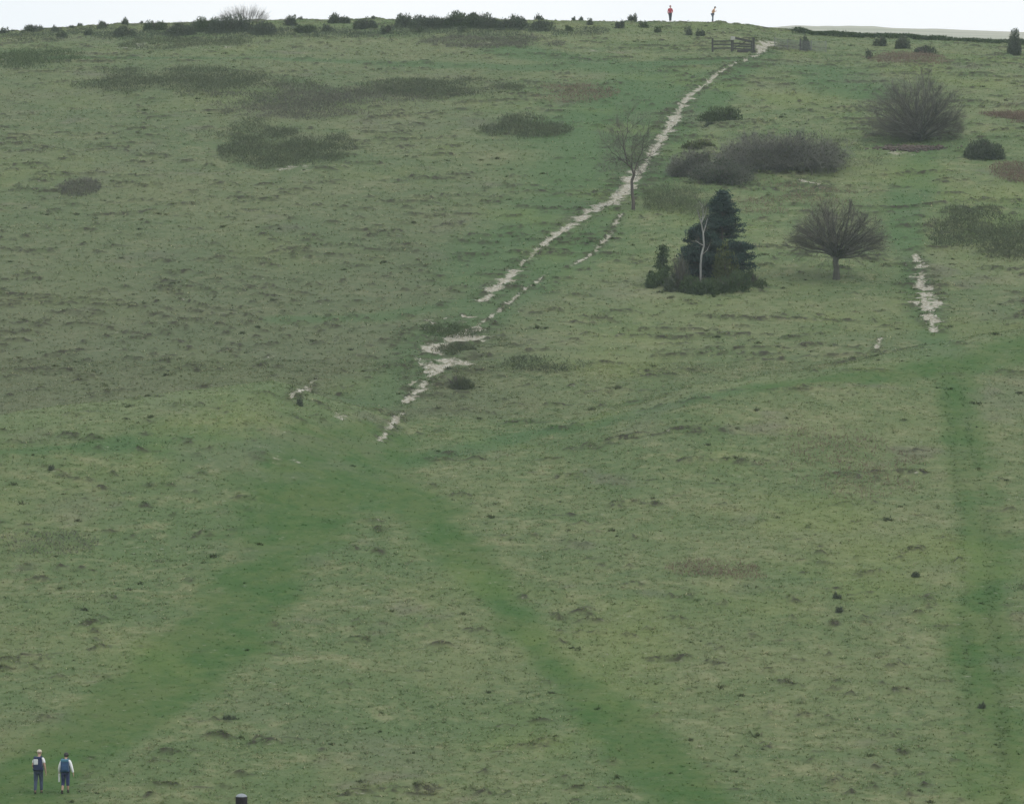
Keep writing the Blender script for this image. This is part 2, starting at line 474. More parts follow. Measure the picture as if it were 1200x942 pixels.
# split the two lower tracks where they fork
dA, _ = line_dist(fmx, fmean(y_), TRACKS[0]); dB, _ = line_dist(fmx, fmean(y_), TRACKS[1])
tr_b = ftr & ~which_in() & (dB < dA) & (np.abs(dB) < 2.5)
dC, _ = line_dist(fmx, fmean(y_), TRACKS[2]); dD, _ = line_dist(fmx, fmean(y_), TRACKS[3])
tr_cd = ftr & (np.minimum(dC, dD) < np.minimum(dA, dB))
tr_b = tr_b & ~tr_cd
tr_a = ftr & ~tr_b & ~tr_cd
used = fch | ftr | ffield
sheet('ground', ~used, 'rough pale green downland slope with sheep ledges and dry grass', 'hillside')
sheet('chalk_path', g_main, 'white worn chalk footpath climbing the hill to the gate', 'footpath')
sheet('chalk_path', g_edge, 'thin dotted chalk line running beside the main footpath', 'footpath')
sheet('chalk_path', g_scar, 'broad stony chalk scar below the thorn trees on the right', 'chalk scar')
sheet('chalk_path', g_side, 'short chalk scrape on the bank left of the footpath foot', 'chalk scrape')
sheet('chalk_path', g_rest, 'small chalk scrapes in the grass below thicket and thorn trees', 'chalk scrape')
sheet('grass_track', tr_a, 'wide green trodden grass track leading to the two hikers', 'grass track')
sheet('grass_track', tr_b, 'green grass track forking down towards the bottom middle of the hill', 'grass track')
sheet('grass_track', tr_cd, 'straight green grass track with wheel lines along the right side', 'grass track')
sheet('field', ffield, 'pale bare field beyond the hilltop hedge', 'field')

# ------------------------------------------------------------------ grass, stones
RNG = np.random.default_rng(7)
BLADES = tuft_material()
def scatter(n, y0, y1, rng, margin=1.06):
    y = np.sqrt(rng.uniform(y0 ** 2, y1 ** 2, n))
    x = rng.uniform(-1, 1, n) * (600. / F * y) * margin
    return x, y

def surface_z(x, y):
    """height of the built ground mesh"""
    m = masks(x, y)
    hum = fbm(x / .55, y / .6, 21, 3) - .5
    return height(x, y) + .075 * hum * (1 - .75 * m['track']) + .2 * m['ledge'] - .07 * sstep(.2, .7, m['chalk']), m

def tufts(name, label, n, y0, y1, blades, size, rng, dark=0.0, keep=None, tone=(1.0, 1.70), up=(.6, 2.2)):
    x, y = scatter(n, y0, y1, rng)
    z, m = surface_z(x, y)
    p = (1 - .25 * m['track']) * (1 - .85 * sstep(.35, .85, m['chalk'])) * (1 - .4 * m['lush'])
    if keep is not None: p = p * keep(x, y)
    k = rng.uniform(size=n) < p
    x, y, z = x[k], y[k], z[k]; m = {a: b[k] for a, b in m.items()}
    n = len(x)
    B = blades
    sz = size * np.clip(rng.lognormal(0, .35, (n, 1)), .5, 1.9) * (1 - .3 * m['track'][:, None])
    ang = rng.uniform(0, 2 * math.pi, (n, B)); rad = np.abs(rng.normal(0, .8, (n, B))) * sz
    bx = x[:, None] + np.cos(ang) * rad; by = y[:, None] + np.sin(ang) * rad
    lean = rng.uniform(*up, (n, B))
    hgt = sz * rng.uniform(.35, .8, (n, B))
    tx = bx + np.cos(ang) * hgt * lean; ty = by + np.sin(ang) * hgt * lean
    wx = -np.sin(ang) * sz * .28; wy = np.cos(ang) * sz * .28
    zz = np.broadcast_to(z[:, None], bx.shape) - .02
    slope = (height(x, y + .4) - height(x, y - .4)) / .8
    zb = zz + (by - y[:, None]) * slope[:, None]
    V = np.stack([np.stack([bx - wx, by - wy, zb], -1), np.stack([bx + wx, by + wy, zb], -1), np.stack([tx, ty, zb + hgt], -1)], 2)
    N = n * B
    def per(a): return np.repeat(np.repeat(a, B), 3)
    tn = per(rng.uniform(*tone, n)) * np.repeat(rng.uniform(.88, 1.14, N), 3)
    dr = np.repeat((rng.uniform(size=N) < .16) * rng.uniform(.3, 1, N), 3) * (1 - per(m['track']))
    o = part(name, V.reshape(-1, 3), np.arange(3 * N).reshape(-1, 3), BLADES, None, False,
             {'track': per(m['track']), 'lush': per(m['lush']), 'rut': per(m['rut'] * m['track']), 'steep': per(m['steep']), 'brow': per(m['brow']), 'tone': tn, 'dry': dr, 'dark': np.full(3 * N, dark) * np.repeat(rng.uniform(.6, 1, N), 3)})
    return tag(o, label, 'grass', kind='stuff')

tufts('rough_grass', 'short tufted grass on the lower slope', 150000, 142, 232, 6, .075, RNG)
tufts('rough_grass', 'short tufted grass on the upper slope', 150000, 228, 412, 5, .10, RNG)
def clumpy(x, y): return sstep(.45, .7, fbm(x / 6., y / 8., 120, 2))
tufts('grass_tussocks', 'dark scattered tussocks in the pale grass', 1700, 144, 405, 46, .12, RNG, .62, lambda x, y: .25 + .75 * clumpy(x, y), (.8, 1.3), (.2, .9))

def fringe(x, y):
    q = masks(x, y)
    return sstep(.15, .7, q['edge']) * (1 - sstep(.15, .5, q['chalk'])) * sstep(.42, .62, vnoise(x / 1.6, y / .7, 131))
tufts('path_edge_turf', 'ragged turf overhanging the edges of the chalk, shade put into its colour', 160000, 205, 385, 9, .10, RNG, .55, fringe, (1.0, 1.5), (.3, 1.2))  # blades tinted dark to paint the shadowed turf edge above each tread

def rocks(name, label, pts, sizes, mat, rng, cat, kind='stuff', parent=None):
    n = len(pts)
    o8 = np.array([(1, 0, 0), (-1, 0, 0), (0, 1, 0), (0, -1, 0), (0, 0, 1), (0, 0, -1)], float)
    f8 = np.array([(0, 2, 4), (2, 1, 4), (1, 3, 4), (3, 0, 4), (2, 0, 5), (1, 2, 5), (3, 1, 5), (0, 3, 5)])
    V = o8[None] * rng.uniform(.5, 1.2, (n, 6, 1)) + rng.normal(0, .18, (n, 6, 3))
    a = rng.uniform(0, 6.28, n); ca, sa = np.cos(a)[:, None], np.sin(a)[:, None]
    V = np.stack([V[..., 0] * ca - V[..., 1] * sa, V[..., 0] * sa + V[..., 1] * ca, V[..., 2] * .55], -1)
    V = V * np.asarray(sizes)[:, None, None] + pts[:, None, :]
    Fc = (f8[None] + 6 * np.arange(n)[:, None, None]).reshape(-1, 3)
    o = part(name, V.reshape(-1, 3), Fc, mat, parent)
    return tag(o, label, cat, kind=kind)

cx, cy = scatter(400000, 205, 400, RNG)
cm = masks(cx, cy)['chalk']
k = RNG.uniform(size=len(cx)) < .22 * sstep(.12, .7, cm)
cx, cy = cx[k], cy[k]; cz, _ = surface_z(cx, cy)
rocks('chalk_rubble', 'loose white chalk stones on the worn footpath', np.stack([cx, cy, cz], 1), RNG.lognormal(-2.75, .5, len(cx)), plain('chalk_stone', (.42, .405, .35), .95, .25, 3.), RNG, 'chalk stones')

# ------------------------------------------------------------------ bushes
def lobes(rx, ry, hz, n, rng, k=None, core=.3):
    k = k or max(7, int(5 + 3 * rx))
    k = min(k, 40)
    a = rng.uniform(0, 2 * math.pi, k); r = np.sqrt(rng.uniform(0, 1, k)) * .66
    c = np.stack([np.cos(a) * r * rx, np.sin(a) * r * ry, np.zeros(k)], 1)
    R = rng.uniform(.30, .52, k)
    R = np.maximum(R, .0)
    hh = hz * (1 - (.55 if rx > .8 * hz else .15) * r ** 1.6) * rng.uniform(.6, 1.1, k)
    i = rng.integers(0, k, n)
    d = rng.normal(size=(n, 3)); d /= np.linalg.norm(d, axis=1, keepdims=True); d[:, 2] = np.abs(d[:, 2])
    q = rng.uniform(size=n) ** core
    P = c[i] + d * q[:, None] * np.stack([R[i] * rx * 1.0, R[i] * ry * 1.0, hh[i]], 1)
    return P, d, i

def bush(name, label, cat, u, vb, wpx, hpx, mats, rng, depth=None, dens=1.0, leaf=(.22, .06), group=None, stems=True, stem_mat=None, extra=None, up=.4):
    f = at(u, vb); s = px(f[1])
    rx = max(wpx / s / 2, .25); ry = depth if depth else max(.25, min(rx * .8, 3.0))
    c = np.array([f[0], f[1] + ry * .8, 0]); c[2] = float(height(c[0], c[1]))
    row_c = V0 - F * c[2] / c[1]
    hz = max((hpx - (vb - row_c)) / px(c[1]), .35)
    n = int(min(14000, max(260, dens * 420 * (rx * ry * 3.14) ** .8 * hz ** .7)))
    P, d, lob = lobes(rx, ry, hz, n, rng)
    P[:, 2] += height(c[0] + P[:, 0], c[1] + P[:, 1]) - c[2] - .03
    V, Fc = leaves(P + c, leaf[0], leaf[1], rng, up, d * .7)
    tl = rng.uniform(0, 1, lob.max() + 1)
    tone = np.repeat(np.clip(tl[lob] * .6 + rng.uniform(0, .5, n), 0, 1), 3)
    if not stems:
        o = part(name, V - 0, Fc, mats, None, False, {'tone': tone})
        o.data.transform(__import__('mathutils').Matrix.Translation(Vector(-c))); o.location = c
        tag(o, label, cat, group)
        return o
    r = thing(name, label, cat, c, group)
    part('foliage', V, Fc, mats, r, False, {'tone': tone})
    ns = int(10 + 8 * rx)
    a = rng.uniform(0, 6.28, ns); q = np.sqrt(rng.uniform(0, 1, ns)) * .75
    b1 = np.stack([c[0] + np.cos(a) * q * rx, c[1] + np.sin(a) * q * ry], 1)
    z1 = height(b1[:, 0], b1[:, 1]) + hz * (1 - .5 * q) * .8
    V, Fc = rooted(c + np.array([0, 0, -.1]), np.column_stack([b1, z1]), .035, .012)
    part('stems', V, Fc, stem_mat or BARK, r)
    return r

BARK = plain('dark_bark', (.075, .065, .055), .9, .3, 6.)
DARKLIMB = plain('dark_thorn_bark', (.088, .090, .074), .9, .3, 5.)
GREYBARK = plain('lichen_bark', (.16, .165, .14), .9, .3, 5.)
TWIG = plain('grey_brown_twigs', (.104, .100, .080), .9, .25, 2.)
PALEBARK = plain('silver_bark', (.25, .255, .24), .8, .25, 7.)
GORSE = leaf_mat('gorse_leaf', (.056, .074, .052), (.112, .136, .086))
GORSE_G = leaf_mat('green_gorse_leaf', (.054, .082, .040), (.100, .132, .062))
HEATH = leaf_mat('heather_sprig', (.060, .080, .048), (.118, .136, .078))
HEATH_P = leaf_mat('purple_heather_sprig', (.094, .094, .080), (.140, .144, .106))
BRACKEN = leaf_mat('dead_bracken_frond', (.13, .095, .075), (.22, .17, .125))
CONIF = leaf_mat('conifer_needles', (.026, .050, .044), (.060, .094, .078), .25)
YEWG = leaf_mat('juniper_leaf', (.048, .080, .040), (.100, .140, .066), .25)
YELLOWG = leaf_mat('privet_leaf', (.060, .080, .030), (.115, .135, .055))
IVYG = leaf_mat('hedge_leaf', (.035, .060, .026), (.070, .105, .042))

R1 = np.random.default_rng(21)
SKY = [  # u, base row, width, height, material, label
 (4, 40, 13, 7, GORSE, 'small dark gorse bush at the left end of the skyline'),
 (38, 39, 28, 9, GORSE, 'low wide gorse bush, first broad one on the far left skyline'),
 (62, 39, 18, 8, GORSE, 'rounded gorse bush just right of the first broad skyline bush'),
 (72, 45, 15, 7, GORSE, 'small gorse bush set below the far left skyline bushes'),
 (93, 33, 9, 5, GORSE, 'tiny gorse bush alone on the skyline left of the paired round bushes'),
 (102, 42, 13, 8, GORSE, 'rounded dark gorse bush under the tiny lone skyline bush'),
 (120, 34, 20, 8, GORSE, 'gorse bush on the skyline left of the bush pair by the stones'),
 (146, 31, 15, 9, GORSE, 'tall round gorse bush breaking the skyline above the pale stones'),
 (145, 44, 28, 14, GORSE, 'broad dark gorse bush in front of the tall round skyline bush'),
 (181, 37, 30, 14, GORSE_G, 'green tinged gorse bush right of the tall round skyline bush'),
 (205, 44, 46, 15, GORSE, 'long dark gorse bush at the left foot of the big skyline bank'),
 (238, 38, 42, 17, GORSE_G, 'high gorse bush left of the bare twiggy skyline bush'),
 (268, 40, 52, 19, GORSE, 'dark broad gorse bush under the bare twiggy skyline bush'),
 (306, 42, 40, 14, GORSE, 'dark gorse bush low at the right foot of the twiggy bush'),
 (338, 31, 20, 11, GORSE, 'gorse bush on the skyline right of the bare twiggy bush'),
 (358, 40, 28, 11, GORSE_G, 'loose greenish gorse bush below the skyline right of the twiggy bush'),
 (384, 38, 18, 9, GORSE, 'small round gorse bush below the gap between the two gorse banks'),
 (394, 28, 29, 10, GORSE, 'flat dark gorse bush on the skyline between the two gorse banks'),
 (405, 28, 12, 8, GORSE, 'small gorse bush touching the flat one between the gorse banks'),
 (428, 35, 32, 14, GORSE, 'gorse bush at the left end of the central skyline bank'),
 (454, 41, 17, 11, GORSE, 'separate round gorse bush below the left of the central bank'),
 (473, 33, 26, 14, GORSE, 'gorse bush second from the left in the central skyline bank'),
 (506, 35, 50, 18, GORSE, 'wide gorse bush left of the spiky peak of the central bank'),
 (490, 39, 15, 7, GORSE_G, 'little green gorse bush in front of the wide central one'),
 (542, 35, 50, 19, GORSE_G, 'green gorse bush beside the spiky peak of the central bank'),
 (565, 35, 44, 21, GORSE, 'tallest gorse bush with a spiky top in the central bank'),
 (602, 36, 44, 17, GORSE, 'dark gorse bush right of the spiky peak of the central bank'),
 (637, 37, 36, 13, GORSE, 'gorse bush at the right end of the central skyline bank'),
 (540, 38, 12, 7, GORSE, 'little gorse bush at the foot of the green central bush'),
 (631, 23, 12, 6, GORSE, 'small round gorse bush on the skyline above the bank right end'),
 (668, 37, 12, 7, GORSE_G, 'small green gorse bush just right of the central bank'),
 (692, 30, 9, 7, GORSE, 'small upright gorse bush on the skyline right of central bank'),
 (727, 34, 13, 11, GORSE, 'rounded gorse bush in the grass left of the red jacket walker'),
 (742, 24, 15, 7, GORSE, 'gorse bush on the skyline nearest the red jacket walker'),
 (754, 33, 15, 8, GORSE_G, 'low green gorse bush below and left of the red walker'),
 (772, 39, 12, 7, GORSE_G, 'low gorse bush below the feet of the red walker'),
 (807, 42, 14, 9, GORSE, 'round dark gorse bush between red walker and the gate'),
 (822, 43, 13, 8, GORSE, 'dark gorse bush just left above the fence by the gate'),
]
for (u, vb, w, h, m, lab) in SKY:
    bush('gorse_bush', lab, 'gorse bush', u, vb, w * 1.06, h * 1.3, m, R1, dens=1.0, leaf=(.26, .09), group='gorse bushes along the hilltop', stems=w > 14)
for u, vb in ((84, 34), (438, 23), (478, 22), (352, 24), (673, 24), (681, 24), (166, 29), (15, 39)):
    bush('gorse_bush', 'tiny dark gorse sprig poking above the skyline', 'gorse bush', u, vb, 7, 5, GORSE, R1, dens=1.0, leaf=(.2, .07), group='tiny gorse sprigs on the skyline', stems=False)

bush('gorse_bush', 'round dark gorse bush right of the large bare thorn tree', 'gorse bush', 1155, 189, 52, 28, GORSE, R1, dens=2.0, leaf=(.26, .075))
bush('gorse_bush', 'low spreading green gorse bush right of the upper chalk path', 'gorse bush', 845, 146, 62, 24, GORSE_G, R1, dens=.9, leaf=(.26, .08))
bush('gorse_bush', 'tiny dark bush under the spreading gorse by the chalk path', 'gorse bush', 831, 149, 14, 8, GORSE, R1, dens=.9, leaf=(.22, .08), stems=False)
bush('thorn_bush', 'small upright dark bush against the wire fence by the gate', 'bush', 945, 60, 16, 20, GORSE, R1, dens=1.5, leaf=(.25, .08))
bush('gorse_bush', 'grey green gorse bush left in the clump right of the gate', 'gorse bush', 1033, 55, 20, 15, GORSE, R1, leaf=(.25, .08))
bush('gorse_bush', 'taller gorse bush in the middle of the clump right of the gate', 'gorse bush', 1058, 58, 24, 19, GORSE, R1, leaf=(.25, .08))
bush('gorse_bush', 'small dark gorse bush lowest left in the clump right of the gate', 'gorse bush', 1019, 70, 12, 14, GORSE, R1, leaf=(.25, .08))
bush('gorse_bush', 'low dark gorse bush right end of the clump above the thorn tree', 'gorse bush', 1086, 64, 34, 13, GORSE, R1, leaf=(.25, .08))
bush('scrub_bush', 'small grey green shrub at the foot of the chalk path', 'shrub', 537, 458, 40, 23, HEATH, R1, dens=1.3, leaf=(.30, .04), up=.9)
bush('scrub_bush', 'tiny dark bush on the bank beside the short chalk scrape', 'shrub', 351, 476, 9, 13, GORSE, R1, dens=1.5, leaf=(.15, .05), stems=False)

# heather, bracken and scrub patches lying on the slope
def patch(name, label, cat, box, mat, hgt, n, rng, leaf=(.3, .05), thr=.38, up=1.0, stalk=None):
    u0, u1, v0, v1 = box
    um = (u0 + u1) / 2
    a = at(um, v1); b = at(um, v0 + hgt * px(a[1]) * .6)
    cx_, cy_ = (a[0] + b[0]) / 2, (a[1] + b[1]) / 2
    rx = 1.1 * (u1 - u0) / 2 / px(cy_); ry = 1.15 * max((b[1] - a[1]) / 2, .6)
    t = rng.uniform(0, 2 * math.pi, n * 3); q = np.sqrt(rng.uniform(0, 1, n * 3))
    x = cx_ + np.cos(t) * q * rx; y = cy_ + np.sin(t) * q * ry
    nz = fbm(x / 2.6, y / 2.2, int(u0) + 300, 4)
    w = .5 + (nz - .5) * 1.8 + .5 * (1 - q ** 2) - .3 + rng.normal(0, .13, n * 3)
    k = np.nonzero(w > thr)[0][:n]
    x, y, w = x[k], y[k], w[k]; n = len(x)
    z = height(x, y)
    top = hgt * (.55 + 1.2 * np.clip(w - thr, 0, .5)) * rng.uniform(.6, 1.15, n)
    hh = rng.uniform(0, 1, n) ** .6 * top
    c = np.array([cx_, cy_, float(height(cx_, cy_))])
    P = np.stack([x, y, z + hh], 1)
    V, Fc = leaves(P, leaf[0], leaf[1], rng, up)
    tone = np.repeat(np.clip(vnoise(x / .8, y / 1.1, 77) * .7 + rng.uniform(0, .35, n), 0, 1), 3)
    o = part(name, V - c, Fc, mat, None, False, {'tone': tone}); o.location = c
    return tag(o, label, cat)

R2 = np.random.default_rng(5)
patch('heather_patch', 'long dark heather patch high on the left slope', 'heather', (92, 308, 76, 112), HEATH, .6, 9000, R2)
patch('heather_patch', 'purplish heather patch right of the long dark one', 'heather', (250, 432, 97, 140), HEATH_P, .55, 6500, R2, thr=.46)
patch('heather_patch', 'narrow dark heather strip in the upper middle slope', 'heather', (415, 608, 91, 118), HEATH, .5, 6500, R2, thr=.42)
patch('heather_patch', 'oval dark green heather patch below the purplish one', 'heather', (262, 412, 152, 196), HEATH, .6, 8500, R2, thr=.40)
patch('heather_patch', 'compact dark heather clump alone left of the bare slender tree', 'heather', (565, 668, 134, 162), HEATH, .6, 4500, R2)
patch('heather_patch', 'small dark heather clump alone at the far left', 'heather', (68, 116, 209, 231), HEATH_P, .4, 1500, R2, thr=.36)
patch('bracken_patch', 'sparse reddish dead bracken left of the upper chalk path', 'bracken', (618, 722, 96, 121), BRACKEN, .4, 1500, R2, thr=.52)
patch('scrub_patch', 'green scrub patch under the skyline at the far left', 'scrub', (-10, 98, 56, 80), GORSE_G, .5, 4200, R2, thr=.42)
patch('heather_patch', 'purple heather strip below the central gorse bank', 'heather', (495, 655, 42, 57), HEATH_P, .35, 4200, R2, thr=.40)
patch('heather_patch', 'grey heather below the left gorse bank', 'heather', (130, 300, 44, 58), HEATH, .35, 3000, R2, thr=.5)
patch('heather_patch', 'dark heather mass at the right edge below the gorse bush', 'heather', (1088, 1225, 243, 306), HEATH, .7, 7500, R2, thr=.44)
patch('bracken_patch', 'brown bracken at the right edge level with the large thorn tree', 'bracken', (1142, 1215, 122, 144), BRACKEN, .35, 2000, R2, thr=.42)
patch('bracken_patch', 'brown bracken at the right edge just below the round gorse bush', 'bracken', (1162, 1220, 190, 214), BRACKEN, .4, 1600, R2, thr=.42)
patch('bracken_patch', 'brown bracken strip at the foot of the clump right of the gate', 'bracken', (1016, 1112, 60, 78), BRACKEN, .4, 2600, R2, thr=.36)
patch('bracken_patch', 'thin reddish bracken patch in the open lower right slope', 'bracken', (890, 1080, 502, 582), BRACKEN, .28, 1900, R2, (.22, .03), .56)
patch('bracken_patch', 'small thin bracken patch lowest on the right slope', 'bracken', (785, 920, 648, 682), BRACKEN, .24, 900, R2, (.2, .03), .52)
patch('heather_patch', 'thin grey heather low on the left beside the wide track', 'heather', (-20, 110, 618, 652), HEATH_P, .18, 900, R2, (.18, .03), .52)
patch('scrub_patch', 'thin grey green scrub between slender tree and birch', 'scrub', (756, 835, 205, 262), HEATH, .75, 4200, R2, (.5, .018), .46)
patch('scrub_patch', 'tawny rough grass and scrub under the big thicket', 'scrub', (835, 1000, 205, 252), BRACKEN, .35, 1500, R2, (.3, .035), .54)
patch('scrub_patch', 'dark turf bank between the broken chalk steps', 'turf bank', (495, 572, 376, 396), GORSE_G, .30, 1100, R2, (.25, .05), .46)
patch('scrub_patch', 'dark turf hummock below the widest chalk step', 'turf bank', (498, 556, 402, 416), HEATH, .28, 1000, R2, (.22, .05), .38)
patch('scrub_patch', 'dark hummocky scrub right of the chalk path foot', 'scrub', (590, 690, 415, 436), HEATH, .35, 900, R2, (.22, .05), .46)

patch('scrub_patch', 'low gorse scrub along the foot of the left skyline bushes', 'scrub', (120, 430, 30, 47), GORSE, .45, 6500, R2, thr=.36)
patch('scrub_patch', 'low gorse scrub along the foot of the central skyline bushes', 'scrub', (405, 700, 27, 44), GORSE, .45, 6000, R2, thr=.36)
patch('scrub_patch', 'thin gorse scrub on the far left skyline', 'scrub', (-20, 150, 35, 50), GORSE, .35, 2600, R2, thr=.42)
patch('heather_patch', 'sparse heather link between the long dark patch and the purplish one', 'heather', (215, 400, 88, 128), HEATH, .45, 2600, R2, thr=.50)
patch('heather_patch', 'sparse brownish heather link between purplish patch and narrow strip', 'heather', (360, 520, 96, 134), HEATH_P, .45, 2200, R2, thr=.50)
patch('heather_patch', 'thin heather fringe above the oval dark green patch', 'heather', (230, 350, 138, 165), HEATH, .4, 1400, R2, thr=.50)
patch('scrub_patch', 'sparse grey scrub at the right end of the wide grey thicket', 'scrub', (960, 1030, 160, 205), HEATH, .8, 1100, R2, (.4, .03), thr=.48)
# lone tussocks
for (u, v, w, h, lab) in (
    (980, 703, 14, 9, 'black looking tussock, upper of the close pair on the lower right slope'),
    (983, 719, 10, 6, 'black looking tussock, lower of the close pair on the lower right slope'),
    (1074, 677, 16, 6, 'dark tussock left of the straight right hand grass track'),
    (269, 845, 26, 8, 'wide dark tussock beside the wide track near the hikers'),
    (1152, 832, 12, 5, 'small dark tussock within the straight right hand grass track'),
    (60, 553, 9, 5, 'small dark tussock on the left bench below the steep slope')):
    bush('grass_tussock', lab, 'tussock', u, v, w, h, GORSE, R2, depth=.22, dens=2.5, leaf=(.14, .03), stems=False, up=.8)

# hedge along the far side of the hilltop
hp = [(930, 39), (980, 43), (1030, 45), (1080, 47), (1140, 49.5), (1215, 53)]
hx = []
for i in range(len(hp) - 1):
    a = at(*hp[i]); b = at(*hp[i + 1])
    for tt in np.linspace(0, 1, 900): hx.append(a * (1 - tt) + b * tt)
hx = np.array(hx); n = len(hx)
hx[:, 0] += R2.normal(0, .2, n); hx[:, 1] += R2.normal(0, .45, n)
hz = height(hx[:, 0], hx[:, 1]) + R2.uniform(0, 1, n) ** .7 * (.28 + .42 * vnoise(hx[:, 0] / 1.6, hx[:, 1] * 0, 8))
P = np.column_stack([hx[:, :2], hz])
V, Fc = leaves(P, .28, .13, R2, .3)
hr = thing('hedge', 'low dark green hedge between hilltop and the pale field', 'hedge', P.mean(0))
part('foliage', V, Fc, IVYG, hr, False, {'tone': np.repeat(vnoise(P[:, 0] / 1.2, P[:, 1], 9) * .7 + R2.uniform(0, .3, n), 3)})

# ------------------------------------------------------------------ bare trees
def grow(p, d0, pts, segs, rng, rt, frac, level=0, expo=.47):
    n = len(pts)
    if n == 0: return
    if n <= 2 or level > 12:
        for q in pts:
            m = (p + q) / 2 + rng.normal(0, .06, 3) * np.linalg.norm(q - p)
            segs.append((*p, *m, rt * 1.25, rt)); segs.append((*m, *q, rt, rt * .7))
        return
    c = pts.mean(0); v = c - p; dist = np.linalg.norm(v)
    dr = v / (dist + 1e-9) * .75 + d0 * .4; dr /= np.linalg.norm(dr)
    q = p + dr * dist * frac * rng.uniform(.7, 1.25) + rng.normal(0, .035, 3) * dist
    r = rt * n ** expo
    segs.append((*p, *q, r * 1.06, r * .94))
    D = pts - q; D = D / (np.linalg.norm(D, axis=1, keepdims=True) + 1e-9)
    i = rng.integers(0, n); A = D[i]; B = D[np.argmin(D @ A)]
    for _ in range(4):
        s = (D @ A) > (D @ B)
        if s.all() or not s.any(): break
        A = D[s].mean(0); A /= np.linalg.norm(A) + 1e-9; B = D[~s].mean(0); B /= np.linalg.norm(B) + 1e-9
    if s.all() or not s.any(): s = rng.uniform(size=n) < .5
    grow(q, dr, pts[s], segs, rng, rt, frac, level + 1, expo); grow(q, dr, pts[~s], segs, rng, rt, frac, level + 1, expo)

def twigs(segs, tips, rng, k, ln, r, spread=.7, lift=.25):
    """short side shoots round every tip"""
    out = []
    for (p, q) in tips:
        d = q - p; d = d / (np.linalg.norm(d) + 1e-9)
        for _ in range(k):
            e = d + rng.normal(0, spread, 3); e[2] += lift; e /= np.linalg.norm(e)
            s = p + (q - p) * rng.uniform(.1, 1)
            L = ln * rng.uniform(.5, 1.3)
            m = s + e * L * .5 + rng.normal(0, .05, 3) * L
            out.append((*s, *m, r, r * .8)); out.append((*m, *(s + e * L + rng.normal(0, .12, 3) * L), r * .8, r * .5))
    return out

def bare_tree(name, label, base, trunk, pts, rng, rt, frac, limb_mat, twig_mat, ktw=4, ltw=.5, rtw=.008, lean=(0, 0), thr=3.2, expo=.47, spread=.7):
    segs = []
    b = np.array(base); top = b + np.array([lean[0], lean[1], trunk])
    R = rt * len(pts) ** expo
    k = 4; prev = b - np.array([0, 0, .3])
    for i in range(1, k + 1):
        q = b + (top - b) * i / k + (rng.normal(0, .04, 3) if i < k else 0)
        f0 = 1.2 - .25 * (i - 1) / k; f1 = 1.2 - .25 * i / k
        segs.append((*prev, *q, R * f0 * (1.25 if i == 1 else 1), R * f1)); prev = q
    s2 = []
    grow(prev, np.array([lean[0] * .3, lean[1] * .3, .6]), pts, s2, rng, rt, frac, 0, expo)
    tips = [(np.array(s[:3]), np.array(s[3:6])) for s in s2 if s[7] <= rt * 1.3]
    tw = twigs(s2, tips, rng, ktw, ltw, rtw, spread)
    al = np.array(segs + s2); thick = al[:, 6] > rt * thr
    t = thing(name, label, 'tree', b)
    V, Fc = tubes(al[thick], 7); part('trunk', V, Fc, limb_mat, t, True)
    V1, F1 = tubes(al[~thick], 4); V2, F2 = tubes(np.array(tw), 3)
    part('crown', np.concatenate([V1, V2]), np.concatenate([F1, F2 + len(V1)]), twig_mat, t)
    return t

def dome(n, rng, c, rx, ry, rz, lo=-.25, shell=.55):
    out = []
    while len(out) < n:
        d = rng.normal(size=3); d /= np.linalg.norm(d)
        if d[2] < lo: continue
        q = shell + (1 - shell) * rng.uniform() ** .7
        if rng.uniform() < .25: q *= rng.uniform(.5, 1)
        b = 1 + .14 * math.sin(3 * d[0] + 5 * d[1] + 2 * d[2] * 3) + rng.normal(0, .05)
        out.append((c[0] + d[0] * rx * q * b, c[1] + d[1] * ry * q * b, c[2] + d[2] * rz * q * b))
    return np.array(out)

